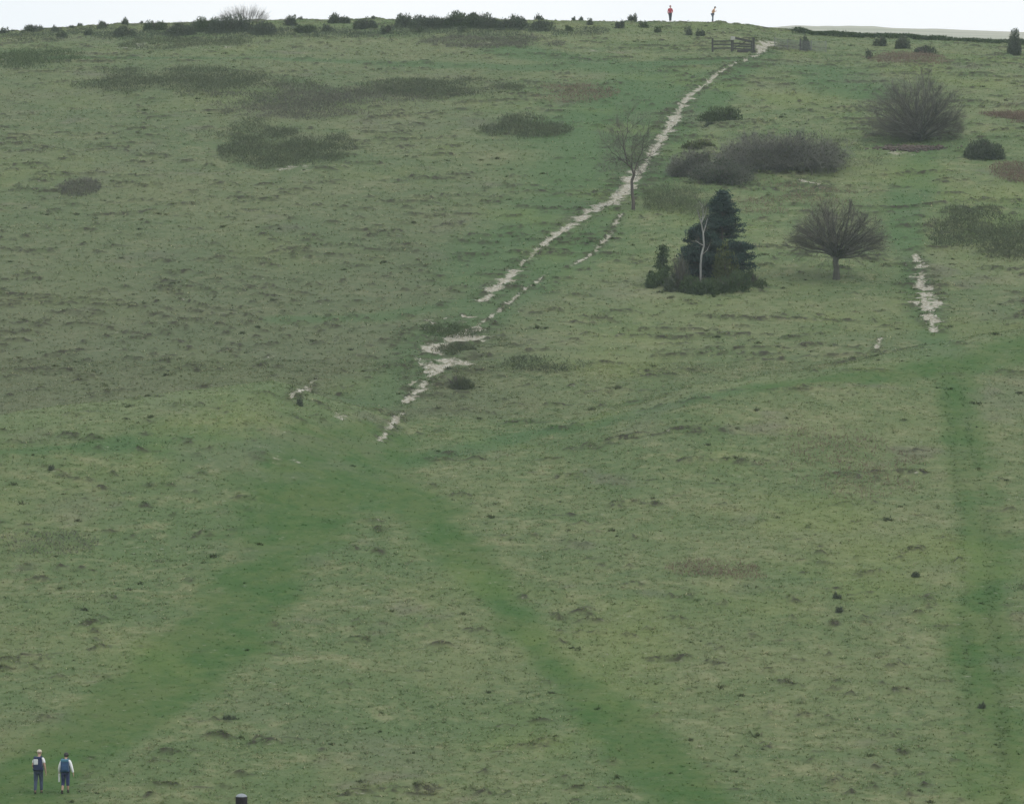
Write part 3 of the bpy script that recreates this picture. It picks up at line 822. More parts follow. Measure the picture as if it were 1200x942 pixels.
def fan_tree(label, base, trunk, coff, rad3, rng, nl, lo, limb_mat, twig_mat, nsec=11):
    """thorn tree: limbs fanning straight out of a short trunk into a close dome of twigs"""
    b = np.array(base); C = b + np.array(coff); Rr = np.array(rad3)
    top = b + np.array([0, 0, trunk]); limbs = []; fine = []
    if trunk > .5:
        prev = b - np.array([0, 0, .3]); wd = [.30, .24, .21, .20, .22]
        for i in range(1, 5):
            q = b + (top - b) * i / 4 + np.array([rng.normal(0, .03), rng.normal(0, .03), 0]); limbs.append((*prev, *q, wd[i - 1], wd[i])); prev = q
        top = prev
    def inside(p, k=1.0): return (((p - C) / Rr) ** 2).sum() < k * k
    for i in range(nl):
        el = lo + (1 - lo) * ((i + rng.uniform()) / nl) ** 1.45; az = i * 2.39996 + rng.normal(0, .25)
        d = np.array([math.cos(az) * math.sqrt(max(0, 1 - el * el)), math.sin(az) * math.sqrt(max(0, 1 - el * el)), el])
        lump = 1 + .09 * math.sin(az * 2 + el * 6 + 1.3) + rng.normal(0, .07)
        E = C + d * Rr * .86 * lump
        E[2] = max(E[2], float(height(E[0], E[1])) + .3)
        L = np.linalg.norm(E - top); ctl = top + (E - top) * .5 + np.array([0, 0, .07 * L]) + rng.normal(0, .05, 3) * L
        st = top + rng.normal(0, .06, 3); ts = np.linspace(0, 1, 7)
        cv = np.array([(1 - t) ** 2 * st + 2 * t * (1 - t) * ctl + t * t * E for t in ts]) + np.r_[[np.zeros(3)], np.cumsum(rng.normal(0, .026, (6, 3)), 0) * L]
        r0 = rng.uniform(.045, .075)
        rr = r0 * (1 - ts) ** .85 + .006
        for k in range(6): limbs.append((*cv[k], *cv[k + 1], rr[k], rr[k + 1]))
        for k in range(nsec):
            t = rng.uniform(.16, .97) ** .85; f = min(t * 6, 5.99); a = min(int(f), 5)
            p = cv[a] + (cv[a + 1] - cv[a]) * (f - a); tg = cv[a + 1] - cv[a]; tg /= np.linalg.norm(tg)
            e = tg + rng.normal(0, .50, 3); e[2] += .08; e /= np.linalg.norm(e)
            Ls = min(L * (1.02 - t) * .8 + .35, 2.2) * rng.uniform(.7, 1.1)
            while Ls > .3 and not inside(p + e * Ls, 1.0): Ls *= .85
            m = p + e * Ls * .5 + rng.normal(0, .04, 3) * Ls; q = p + e * Ls
            fine.append((*p, *m, .011, .008)); fine.append((*m, *q, .008, .0045))
            for _ in range(11):
                g = rng.uniform(.2, 1); o_ = p + e * Ls * g
                w = e + rng.normal(0, .48, 3); w[2] += .06; w /= np.linalg.norm(w); lw = rng.uniform(.3, .75)
                while lw > .12 and not inside(o_ + w * lw, 1.05): lw *= .75
                fine.append((*o_, *(o_ + w * lw), .0048, .003))
    t = thing('thorn_tree', label, 'tree', b)
    V, Fc = tubes(np.array(limbs), 6); part('trunk', V, Fc, limb_mat, t, True)
    V, Fc = tubes(np.array(fine), 3); part('crown', V, Fc, twig_mat, t)
    return t

R3 = np.random.default_rng(33)
# thorn with a clear trunk
b = at(980, 328); s = px(b[1])
fan_tree('bare thorn tree with fan crown on one short trunk', b, 26 / s, (1 / s, 0, 40 / s), (64 / s, 56 / s, 54 / s), R3, 58, -.06, DARKLIMB, TWIG, 12)
# large thorn branching from the ground
b = at(1080, 166); s = px(b[1])
fan_tree('large dense bare thorn tree branching from the ground', b, 3 / s, (-8 / s, .3, 30 / s), (68 / s, 54 / s, 57 / s), R3, 88, -.38, GREYBARK, TWIG, 13)
# slender sapling beside the path
b = at(742, 246); s = px(b[1])
pts = dome(430, R3, (b[0] - 5 / s, b[1], b[2] + 68 / s), 42 / s, 36 / s, 60 / s, lo=-.6, shell=.35)
bare_tree('slender_tree', 'slender leafless tree beside the chalk path', b, 34 / s, pts, R3, .0050, .24, BARK, TWIG, 4, .6, .0036, lean=(-.1, 0), thr=3.0, expo=.5, spread=.32)
# twiggy bush on the skyline
b = at(287, 27); s = px(b[1])
ra = R3.uniform(-1, 1, (170, 3))
sg = []; TB = []
for q in ra:
    p0 = np.array([b[0] + q[0] * 1.6, b[1] + q[1] * .6, 0]); p0[2] = float(height(p0[0], p0[1]))
    p1 = p0 + np.array([q[0] * 1.0 + R3.normal(0, .15), q[1] * .3, (1.6 - .7 * q[0] ** 2) * R3.uniform(.6, 1.1)])
    m = (p0 + p1) / 2 + R3.normal(0, .06, 3)
    sg += [(*p0, *m, .010, .008), (*m, *p1, .008, .005)]; TB.append(p1)
    for _ in range(3):
        e = p1 + R3.normal(0, .22, 3) + np.array([0, 0, .1]); sg.append((*m, *e, .006, .003))
V, Fc = tubes(np.array(sg), 3)
o = part('twiggy_bush', V - b, Fc, plain('pale_twigs', (.17, .16, .15), .9, .2, 2.)); o.location = b
tag(o, 'leafless twiggy bush fanning up above the skyline', 'bush')

# big grey thicket: three overlapping masses of bare bramble
def thicket(label, u, vb, wpx, hpx, n, rng, mat, leafm=None, nleaf=0):
    f = at(u, vb); s = px(f[1]); rx = wpx / s / 2; ry = rx * .55
    c = np.array([f[0], f[1] + ry * .7, 0]); c[2] = float(height(c[0], c[1]))
    hz = max((hpx - (vb - (V0 - F * c[2] / c[1]))) / s, .8)
    K = max(8, int(n / 420)); al = []; tipsall = []
    for q in range(K):
        a = rng.uniform(0, 6.283); rr = math.sqrt(rng.uniform()) * .8
        o_ = np.array([c[0] + math.cos(a) * rr * rx, c[1] + math.sin(a) * rr * ry, 0.]); o_[2] = float(height(o_[0], o_[1])) - .1
        hh = hz * (1 - .45 * rr ** 2) * rng.uniform(.6, 1.05); wd = min(rx * .42, hh * .95) * rng.uniform(.7, 1.15)
        pts = dome(75, rng, (o_[0], o_[1], o_[2] + hh * .25), wd, wd, hh * .75, lo=-.25, shell=.35)
        s2 = []; grow(o_, np.array([0, 0, 1.]), pts, s2, rng, .0075, .3, 0, .42)
        tp = [(np.array(g[:3]), np.array(g[3:6])) for g in s2 if g[7] <= .0075 * 1.3]
        al += s2 + twigs(s2, tp, rng, 3, .42, .0062, .4); tipsall += [g[1] for g in tp]
    V, Fc = tubes(np.array(al), 3); P = np.array(tipsall); n = len(P)
    r = thing('bramble_thicket', label, 'thicket', c)
    part('undergrowth', V, Fc, mat, r)
    if nleaf:
        k = rng.integers(0, n, nleaf)
        V, Fc = leaves(P[k] + rng.normal(0, .12, (nleaf, 3)), .2, .08, rng, .2)
        part('foliage', V, Fc, leafm, r, False, {'tone': np.repeat(rng.uniform(0, 1, nleaf), 3)})
    return r
BRAM = plain('grey_bramble', (.150, .150, .126), .9, .3, 1.2)
thicket('wide grey bramble thicket right of the chalk path', 918, 204, 182, 66, 21000, R3, BRAM, HEATH, 5200)
thicket('dark leafy thicket at the left end of the grey brambles', 848, 217, 90, 42, 6000, R3, BRAM, GORSE, 5600)
thicket('grey green thicket nearest the slender tree', 806, 208, 60, 44, 5000, R3, BRAM, HEATH, 1800)
bush('gorse_bush', 'yellow green bush behind the left of the grey thicket', 'bush', 820, 176, 44, 14, YELLOWG, R3, dens=.9, leaf=(.25, .09))

# ------------------------------------------------------------------ evergreen clump with the birch
def conifer(label, u, vb, wpx, hpx, rng, mat, n_br=150, name='pine_tree', shape=.8, spray=42, leaf=(.34, .075)):
    b = at(u, vb); s = px(b[1]); H = hpx / s; R = wpx / s / 2
    t = thing(name, label, 'tree', b)
    sg = [(b[0], b[1], b[2] - .3, b[0] + .03, b[1], b[2] + H * .5, .035 * H * .55, .02 * H * .5), (b[0] + .03, b[1], b[2] + H * .5, b[0], b[1], b[2] + H * .97, .02 * H * .5, .012)]
    Ps = []; tn = []
    for i in range(n_br):
        h = .05 + .93 * rng.uniform()
        prof = R * min(1., (1.02 - h) * 1.45) ** shape * rng.uniform(.62, 1.15)
        a = rng.uniform(0, 6.283); L = max(prof, .12)
        o = np.array([b[0], b[1], b[2] + h * H])
        e = o + np.array([math.cos(a) * L, math.sin(a) * L, (.16 - .22 * (1 - h)) * L + .12])
        sg.append((*o, *e, .03, .01))
        m = int(spray * (.35 + L / R))
        q = rng.uniform(.2, 1, m) ** .7
        P = o + (e - o) * q[:, None] + rng.normal(0, 1, (m, 3)) * np.array([.17, .17, .07]) * (.5 + q[:, None] * .5)
        P[:, 2] -= .12 * q ** 2
        Ps.append(P); tn.append(np.full(m, rng.uniform(0, .7)) + rng.uniform(0, .3, m))
    Ps = np.concatenate(Ps); tn = np.concatenate(tn)
    V, Fc = leaves(Ps, leaf[0], leaf[1], rng, .15); part('crown', V, Fc, mat, t, False, {'tone': np.repeat(tn, 3)})
    V, Fc = tubes(np.array(sg), 6); part('trunk', V, Fc, BARK, t, True)
    return t
R4 = np.random.default_rng(44)
conifer('tall dark pine in the evergreen clump behind the birch', 846, 328, 80, 104, R4, CONIF, 230, shape=.9, spray=64)
conifer('shorter dark conifer left of the tall pine behind the birch', 818, 328, 56, 66, R4, CONIF, 110, shape=.8, spray=56)
conifer('small dark conifer at the left of the evergreen clump', 777, 330, 18, 42, R4, YEWG, 50, spray=26, leaf=(.24, .07))
bush('evergreen_bush', 'round dark evergreen bush at the top right edge by the hedge', 'bush', 1190, 66, 25, 34, GORSE, R4, dens=1.8, leaf=(.25, .08))
for (u, v, w, h, m_, lab) in (
    (773, 339, 40, 26, YEWG, 'low green juniper under the small dark conifer at the clump left end'),
    (798, 344, 46, 26, GORSE, 'dark low juniper in front of the grey leafless bush'),
    (826, 347, 58, 30, YEWG, 'broad green juniper directly below the birch trunk'),
    (857, 347, 56, 32, YEWG, 'broad green juniper below the tall pine'),
    (882, 340, 34, 24, GORSE_G, 'lighter green juniper at the right tip of the evergreen clump')):
    bush('juniper_bush', lab, 'juniper', u, v, w, h, m_, R4, depth=1.3, dens=1.7, leaf=(.24, .075))
bush('privet_bush', 'olive green bush in front of the tall pine', 'bush', 850, 341, 34, 62, YELLOWG, R4, depth=.7, dens=1.3, leaf=(.24, .085))
bush('thorn_bush', 'grey leafless bush between small conifer and birch', 'bush', 797, 341, 30, 46, HEATH_P, R4, depth=.8, dens=1.1, leaf=(.4, .025), up=.9)
# birch
b = at(821, 334); s = px(b[1]); b = b + np.array([0, -.5, 0]); b[2] = float(height(b[0], b[1]))
def bp(u, v, dy=0): return np.array([(u - U0) / F * (b[1] + dy), b[1] + dy, (V0 - v) / F * (b[1] + dy)])
line = [b - np.array([0, 0, .3]), bp(821, 312), bp(822, 299), bp(825, 288), bp(824, 274), bp(822, 262), bp(824, 250), bp(821, 240)]
rad = [.075, .072, .068, .06, .05, .04, .026, .012]
sg = [(*line[i], *line[i + 1], rad[i], rad[i + 1]) for i in range(len(line) - 1)]
for (i, tu, tv, r) in ((5, 817, 246, .045), (4, 829, 256, .04), (3, 815, 282, .035), (5, 828, 243, .035), (2, 832, 286, .03), (6, 819, 236, .025)):
    e = bp(tu, tv, R4.uniform(-.4, .4)); m = (line[i] + e) / 2 + R4.normal(0, .08, 3)
    sg += [(*line[i], *m, r, r * .8), (*m, *e, r * .8, r * .4)]
t = thing('birch_tree', 'pale bare birch standing against the dark pine', 'tree', b)
V, Fc = tubes(np.array(sg), 8); part('trunk', V, Fc, PALEBARK, t, True)
tips = [(np.array(q[:3]), np.array(q[3:6])) for q in sg[4:]]
V, Fc = tubes(np.array(twigs([], tips, R4, 9, .55, .008)), 3); part('crown', V, Fc, TWIG, t)

# root and soil shelf under the large thorn
rk = at(1070, 174)
n = 420
pp = np.column_stack([rk[0] - .2 + R4.normal(0, 1.5, n), rk[1] + R4.normal(0, .55, n), np.zeros(n)]); pp[:, 2] = height(pp[:, 0], pp[:, 1]) + .03
rocks('bare_soil', 'reddish brown soil and stones under the large thorn tree', pp, R4.lognormal(-2.0, .4, n), plain('red_soil', (.095, .075, .062), .95, .3, 2.), R4, 'bare soil')

# ------------------------------------------------------------------ boxes, gate, fences, post
def box(c, sx, sy, sz, bev=.01, rot=None):
    bm = bmesh.new(); bmesh.ops.create_cube(bm, size=1)
    for v in bm.verts: v.co = Vector((v.co.x * sx, v.co.y * sy, v.co.z * sz))
    if bev: bmesh.ops.bevel(bm, geom=bm.edges[:], offset=min(bev, min(sx, sy, sz) * .3), segments=2, affect='EDGES')
    if rot is not None: bmesh.ops.rotate(bm, verts=bm.verts, cent=(0, 0, 0), matrix=rot)
    bmesh.ops.translate(bm, verts=bm.verts, vec=Vector(c))
    return bm

def bm_part(name, bms, mat, parent, label=None, smooth=False):
    me = bpy.data.meshes.new(name); out = bmesh.new()
    for b_ in (bms if isinstance(bms, list) else [bms]):
        tmp = bpy.data.meshes.new('x'); b_.to_mesh(tmp); out.from_mesh(tmp); bpy.data.meshes.remove(tmp); b_.free()
    if smooth:
        for f_ in out.faces: f_.smooth = True
    out.to_mesh(me); out.free(); me.materials.append(mat)
    o = link(bpy.data.objects.new(name, me), parent)
    if label: o['label'] = label
    return o
from mathutils import Matrix
WOOD = plain('weathered_wood', (.050, .050, .045), .9, .3, 8.)
PALEWOOD = plain('pale_wood', (.36, .36, .33), .85, .2, 8.)
def beam(p0, p1, w, h):
    p0, p1 = Vector(p0), Vector(p1); d = p1 - p0
    rot = d.to_track_quat('X', 'Z').to_matrix()
    return box((p0 + p1) / 2, d.length, w, h, .008, rot)

def on(u, v):
    p = at(u, v); return p
gA, gB, gC = on(835, 61), on(857.5, 61), on(883, 61.5)
yy = gB[1]
def gpos(u): 
    x = (u - U0) / F * yy; return np.array([x, yy, float(height(x, yy))])
gA, gB, gC = gpos(835), gpos(857.5), gpos(883)
t = thing('gate_post', 'pale topped wooden gate post in the middle of the hilltop gate', 'post', gB)
bm_part('post', box((0, 0, .6), .16, .16, 1.6), WOOD, t)
bm_part('notice_plate', box((.1, -.1, 1.25), .42, .04, .34), PALEWOOD, t)
t = thing('gate_post', 'thick dark gate post next to the chalk patch', 'post', gC)
bm_part('post', box((0, 0, .58), .22, .2, 1.55), WOOD, t)
bm_part('post_cap', box((0, 0, 1.375), .26, .24, .05), WOOD, t)
t = thing('field_gate', 'wooden bar gate with sloping top rail on the hilltop', 'gate', gB + np.array([.14, -.02, 0]))
W = gC[0] - gB[0] - .32; dzg = gC[2] - gB[2]
bm_part('top_rail', beam((.0, 0, 1.3), (W, 0, 1.02 + dzg), .08, .20), WOOD, t)
for k_, zz in enumerate((.28, .52, .76)):
    bm_part('gate_bar', beam((.03, 0, zz), (W - .03, 0, zz + dzg), .05, .11), WOOD, t)
bm_part('gate_stile', [box((.0, .05, .68), .09, .05, 1.2)], WOOD, t)
bm_part('gate_stile', [box((W, .05, .58 + dzg), .09, .05, 1.0)], WOOD, t)
bm_part('gate_brace', beam((.05, -.055, .3), (W * .75, -.055, 1.0), .04, .08), WOOD, t)
t = thing('rail_fence', 'short wooden rail fence left of the hilltop gate', 'fence', gA)
bm_part('post', box((0, 0, .5), .17, .16, 1.5), WOOD, t)
WA = gB[0] - gA[0]; dza = gB[2] - gA[2]
for zz in (.35, .68, 1.0):
    bm_part('rail', beam((.09, 0, zz), (WA - .09, 0, zz + dza), .05, .11), WOOD, t)
# sleeper in front of gate
t = thing('timber_step', 'dark timber step on the ground below the gate', 'step', gC + np.array([-.7, -.5, 0]))
bm_part('timber', box((0, 0, float(height(gC[0] - .7, gC[1] - .5)) - gC[2] + .1), 1.7, .22, .3, .03), WOOD, t)
# wire fence
STEEL = plain('galvanised_wire', (.20, .21, .21), .6, .1, 5., .2)
yw = on(938, 61)[1]
def wpos(u): 
    x = (u - U0) / F * yw; return np.array([x, yw, float(height(x, yw))])
w0 = wpos(908)
t = thing('wire_fence', 'grey wire netting fence running right of the gate', 'fence', w0)
us = [908, 923, 938, 951, 968]
for i, u in enumerate(us):
    p = wpos(u) - w0
    bm_part('post', box((p[0], 0, p[2] + .5), .12 if u == 938 else .07, .1, 1.5 if u == 938 else 1.25), WOOD if u in (938,) else plain('grey_post', (.22, .23, .22), .8), t)
sg = []
for i in range(len(us) - 1):
    a, b2 = wpos(us[i]), wpos(us[i + 1])
    for hgt in np.linspace(.12, 1.0, 8): sg.append((*(a + [0, -.07, hgt]), *(b2 + [0, -.07, hgt]), .013, .013))
    for f_ in np.linspace(0, 1, 10): 
        q = a + (b2 - a) * f_; sg.append((*(q + [0, -.07, .1]), *(q + [0, -.07, 1.0]), .009, .009))
V, Fc = tubes(np.array(sg), 4); part('wire_netting', V, Fc, STEEL, t)

# foreground post
yp = 60.; xp = (283 - U0) / F * yp; ztop = (V0 - 929.5) / F * yp; zg = float(height(xp, yp))
t = thing('wooden_post', 'dark post with pale rounded top at the bottom edge', 'post', (xp, yp, zg))
bm = bmesh.new(); bmesh.ops.create_cone(bm, cap_ends=True, segments=28, radius1=.094, radius2=.09, depth=ztop - zg - .045 + .4)
bmesh.ops.translate(bm, verts=bm.verts, vec=(0, 0, (ztop - zg - .045) / 2 - .2))
bm_part('shaft', bm, plain('tarred_wood', (.012, .012, .016), .7, .3, 10.), t, smooth=False)
bm = bmesh.new(); bmesh.ops.create_uvsphere(bm, u_segments=28, v_segments=16, radius=.088)
for v in bm.verts: v.co.z = max(v.co.z, -.01) * .62
bmesh.ops.translate(bm, verts=bm.verts, vec=(0, 0, ztop - zg - .054))
bm_part('cap', bm, plain('weathered_cap', (.24, .27, .30), .6, .15, 10.), t, smooth=True)

# ------------------------------------------------------------------ people
SKIN = plain('skin', (.46, .29, .22), .6, .06, 8.)
def skin_mesh(name, joints, edges, mat, parent, sub=2, post=None):
    names = list(joints)
    me = bpy.data.meshes.new(name)
    me.from_pydata([joints[n][0] for n in names], [(names.index(a), names.index(b)) for a, b in edges], [])
    o = bpy.data.objects.new(name, me); COL.objects.link(o)
    md = o.modifiers.new('s', 'SKIN'); md.use_smooth_shade = True; md.branch_smoothing = .4
    for i, n in enumerate(names):
        r = joints[n][1]; r = r if isinstance(r, tuple) else (r, r)
        me.skin_vertices[0].data[i].radius = r; me.skin_vertices[0].data[i].use_root = (i == 0)
    sb = o.modifiers.new('d', 'SUBSURF'); sb.levels = sub; sb.render_levels = sub
    dg = bpy.context.evaluated_depsgraph_get(); dg.update()
    out = bpy.data.meshes.new_from_object(o.evaluated_get(dg)); out.name = name
    bpy.data.objects.remove(o); bpy.data.meshes.remove(me)
    out.materials.clear(); out.materials.append(mat)
    for p in out.polygons: p.use_smooth = True
    if post: post(out)
    return link(bpy.data.objects.new(name, out), parent)

def hand_chain(J, E, side, wrist, dirv, r=1.0):
    """palm, four curled fingers of unequal length and a thumb off the side"""
    w = Vector(wrist); d = Vector(dirv).normalized()
    fwd = Vector((0, 1, 0)); fwd = (fwd - d * fwd.dot(d)).normalized()
    inw = Vector((-side, 0, 0)); inw = (inw - d * inw.dot(d)).normalized()
    palm = w + d * .06
    k = 'LR'[side > 0]
    J['palm' + k] = (tuple(palm), (.022, .036)); E.append(('wrist' + k, 'palm' + k))
    for i, (off, ln) in enumerate(((.030, .075), (.010, .085), (-.010, .078), (-.030, .06))):
        a = palm + fwd * off + d * .035; b_ = a + d * ln * .5 + inw * .008; c_ = b_ + d * ln * .4 + inw * .03
        for q, (pt, rr) in enumerate(((a, .0095), (b_, .009), (c_, .0075))):
            J[f'f{i}{q}{k}'] = (tuple(pt), rr)
        E += [('palm' + k, f'f{i}0{k}'), (f'f{i}0{k}', f'f{i}1{k}'), (f'f{i}1{k}', f'f{i}2{k}')]
    a = w + d * .035 + fwd * .042; b_ = a + d * .035 + fwd * .022 + inw * .012; c_ = b_ + d * .028 + inw * .01
    for q, (pt, rr) in enumerate(((a, .012), (b_, .0105), (c_, .009))): J[f't{q}{k}'] = (tuple(pt), rr)
    E += [('palm' + k, f't0{k}'), (f't0{k}', f't1{k}'), (f't1{k}', f't2{k}')]

def person(label, feet, pose, look, rot=0.0, scale=1.0):
    t = thing('person', label, 'person', feet); t.rotation_euler[2] = rot; t.scale = (scale,) * 3
    P = pose; lx, ly = P.get('lean', (0, 0))
    def L(p): return (p[0] + lx * max(0, p[2] - .9), p[1] + ly * max(0, p[2] - .9), p[2])
    hd = P.get('head', (0, .03))
    J = {'pelvis': (L((0, 0, .96)), (.15, .11)), 'waist': (L((0, .005, 1.1)), (.135, .10)), 'chest': (L((0, .0, 1.28)), (.155, .115)),
         'neck0': (L((0, .0, 1.43)), (.075, .07)), 'neck': (L((hd[0] * .4, .012 + hd[1] * .4, 1.50)), .053),
         'skull0': (L((hd[0], .02 + hd[1], 1.565)), (.066, .078)), 'skull': (L((hd[0], .012 + hd[1], 1.635)), (.078, .094)), 'crown': (L((hd[0], .0 + hd[1], 1.70)), (.055, .066)),
         'nose': (L((hd[0], .125 + hd[1], 1.605)), .012), 'earL': (L((hd[0] - .083, .01 + hd[1], 1.61)), (.012, .022)), 'earR': (L((hd[0] + .083, .01 + hd[1], 1.61)), (.012, .022))}
    E = [('pelvis', 'waist'), ('waist', 'chest'), ('chest', 'neck0'), ('neck0', 'neck'), ('neck', 'skull0'), ('skull0', 'skull'), ('skull', 'crown'), ('skull', 'nose'), ('skull', 'earL'), ('skull', 'earR')]
    for s_, k in ((-1, 'L'), (1, 'R')):
        J['sh' + k] = (L((s_ * .165, 0, 1.40)), .058)
        J['elbow' + k] = (L(P['elbow' + k]), .042); J['wrist' + k] = (L(P['wrist' + k]), .028)
        E += [('chest', 'sh' + k), ('sh' + k, 'elbow' + k), ('elbow' + k, 'wrist' + k)]
        e_, w_ = Vector(J['elbow' + k][0]), Vector(J['wrist' + k][0])
        hand_chain(J, E, s_, w_, w_ - e_)
        J['hip' + k] = ((s_ * .09, 0, .90), (.095, .1)); kn = P['knee' + k]; an = P['ankle' + k]
        J['knee' + k] = (kn, .058); J['calf' + k] = (tuple(Vector(kn).lerp(Vector(an), .35) + Vector((0, -.015, 0))), .056); J['ankle' + k] = (an, .038)
        dr = P.get('toe' + k, (0, .16, -.05))
        J['toe' + k] = (tuple(Vector(an) + Vector(dr)), (.035, .025))
        E += [('pelvis', 'hip' + k), ('hip' + k, 'knee' + k), ('knee' + k, 'calf' + k), ('calf' + k, 'ankle' + k), ('ankle' + k, 'toe' + k)]
    skin_mesh('body', J, E, SKIN, t)
    def grown(keys, g): return {q: (J[q][0], tuple(r + g for r in (J[q][1] if isinstance(J[q][1], tuple) else (J[q][1],) * 2))) for q in keys}
    top = grown(['chest', 'waist', 'neck0', 'shL', 'shR', 'elbowL', 'elbowR'], .022)
    te = [('chest', 'waist'), ('chest', 'neck0'), ('chest', 'shL'), ('chest', 'shR'), ('shL', 'elbowL'), ('shR', 'elbowR')]
    hem = look.get('hem', .97)
    top['hem'] = (L((0, 0, hem)), look.get('hem_r', (.175, .135))); te.append(('waist', 'hem'))
    if look['sleeve'] == 'long':
        top.update(grown(['wristL', 'wristR'], .018)); te += [('elbowL', 'wristL'), ('elbowR', 'wristR')]
    else:
        for k in 'LR':
            a, b_ = Vector(top['sh' + k][0]), Vector(top['elbow' + k][0]); top['elbow' + k] = (tuple(a.lerp(b_, .7)), .066)
    skin_mesh(look['top_name'], top, te, look['top'], t)
    tr = grown(['pelvis', 'hipL', 'hipR', 'kneeL', 'kneeR'], .02); tr['pelvis'] = (J['pelvis'][0], (.165, .125))
    e2 = [('pelvis', 'hipL'), ('pelvis', 'hipR'), ('hipL', 'kneeL'), ('hipR', 'kneeR')]
    if look['leg'] == 'long':
        for k in 'LR':
            tr['calf' + k] = (J['calf' + k][0], .07); a = Vector(J['ankle' + k][0]); tr['an' + k] = (tuple(a + Vector((0, 0, .03))), .064)
            e2 += [('knee' + k, 'calf' + k), ('calf' + k, 'an' + k)]
    else:
        for k in 'LR':
            tr['knee' + k] = (tr['knee' + k][0], .082); tr['low' + k] = (tuple(Vector(J['knee' + k][0]).lerp(Vector(J['ankle' + k][0]), .45)), .070); e2.append(('knee' + k, 'low' + k))
    skin_mesh(look['leg_name'], tr, e2, look['legs'], t)
    for k in 'LR':
        a = Vector(J['ankle' + k][0]); d = Vector(P.get('toe' + k, (0, .16, -.05)))
        hi = look.get('boot', .02)
        skin_mesh('shoe', {'a': (tuple(a + Vector((0, -.045, -.035))), (.042, .04)), 'm': (tuple(a + d * .5 + Vector((0, 0, -.015))), (.046, .04)), 't': (tuple(a + d * 1.1), (.042, .026)),
                           'h': (tuple(a + Vector((0, -.015, hi))), (.05, .052))}, [('a', 'm'), ('m', 't'), ('a', 'h')], look['shoes'], t, 1)
    # hair: cap over the skull, open at the face
    hc = Vector(L((hd[0], .0 + hd[1], 1.645))); bm = bmesh.new(); bmesh.ops.create_icosphere(bm, subdivisions=3, radius=1)
    dele = [v for v in bm.verts if (v.co.y > .25 and v.co.z < .45) or v.co.z < look.get('hair_low', -.45)]
    for v in bm.verts:
        n_ = 1 + .05 * math.sin(v.co.x * 13 + v.co.z * 9) * math.cos(v.co.y * 11)
        v.co = Vector((v.co.x * .104 * n_, v.co.y * .122 * n_ - .008, v.co.z * .108 * n_ + .0))
    bmesh.ops.delete(bm, geom=dele, context='VERTS')
    bmesh.ops.solidify(bm, geom=bm.faces[:], thickness=.012)
    bmesh.ops.translate(bm, verts=bm.verts, vec=hc)
    bm_part('hair', bm, look['hair'], t, smooth=True)
    for s_ in (-1, 1):
        bm = bmesh.new(); bmesh.ops.create_uvsphere(bm, u_segments=10, v_segments=8, radius=.011)
        bmesh.ops.translate(bm, verts=bm.verts, vec=Vector(L((hd[0] + s_ * .032, .098 + hd[1], 1.632)))); bm_part('eye', bm, plain('eye', (.05, .04, .035), .3), t, smooth=True)
    bm_part('mouth', box(L((hd[0], .088 + hd[1], 1.557)), .045, .012, .01, .003), plain('lips', (.32, .13, .11), .6), t)
    return t

WHITE = plain('white_cotton', (.78, .79, .80), .8, .04, 5.)
NAVY = plain('navy_cloth', (.012, .022, .080), .85, .2, 6.)
JEAN = plain('blue_grey_trousers', (.046, .066, .120), .85, .2, 5.)
SHORTS = plain('dark_blue_shorts', (.028, .040, .120), .85, .2, 5.)
BLACK = plain('black_leather', (.014, .014, .014), .6, .2, 9.)
PACKB = plain('blue_nylon', (.014, .060, .150), .65, .2, 8.)
PACKT = plain('teal_blue_nylon', (.050, .170, .260), .65, .2, 8.)
GREYW = plain('pale_grey_nylon', (.56, .58, .62), .7, .08, 8.)
HAIRD = plain('dark_hair', (.016, .013, .012), .6, .3, 20.)
HAIRF = plain('fair_hair', (.52, .45, .36), .6, .2, 20.)
REDJ = plain('red_jacket', (.42, .028, .050), .7, .12, 4.)
BEIGE = plain('beige_jacket', (.55, .31, .17), .8, .12, 4.)
DARKT = plain('charcoal_trousers', (.045, .048, .065), .85, .2, 5.)
MIDB = plain('faded_blue_trousers', (.09, .11, .16), .85, .2, 5.)

def backpack(label, root_loc, rot, scale, lean, body, lid, pocket, pocket_at, low=None):
    t = thing('backpack', label, 'backpack', root_loc); t.rotation_euler[2] = rot; t.scale = (scale,) * 3
    ox, oy = 0, -.225
    def rb(c, sx, sy, sz, bv=.05):
        b_ = box(c, sx, sy, sz, 0); bmesh.ops.bevel(b_, geom=b_.edges[:], offset=bv, segments=4, affect='EDGES', profile=.6)
        return b_
    bm_part('pack_body', rb((ox, oy, 1.20), .34, .19, .50, .07), body, t, smooth=True)
    bm_part('lid', rb((ox, oy - .01, 1.435), .32, .20, .12, .045), lid, t, smooth=True)
    bm_part('pocket', rb(*pocket_at, .025), pocket, t, smooth=True)
    if low: bm_part('hip_belt', rb((ox, -.03, .985), .40, .34, .11, .04), low, t, smooth=True)
    for s_ in (-1, 1):
        a = [(s_ * .10, -.13, 1.46), (s_ * .125, -.06, 1.505), (s_ * .13, .06, 1.49), (s_ * .135, .15, 1.38), (s_ * .15, .15, 1.22), (s_ * .175, .03, 1.08), (s_ * .15, -.14, 1.0)]
        V, Fc = tubes(np.array([(*a[i], *a[i + 1], .022, .022) for i in range(6)]), 8)
        o = link(bpy.data.objects.new('strap', make_mesh('strap', V, Fc, body, True)), t)
    return t

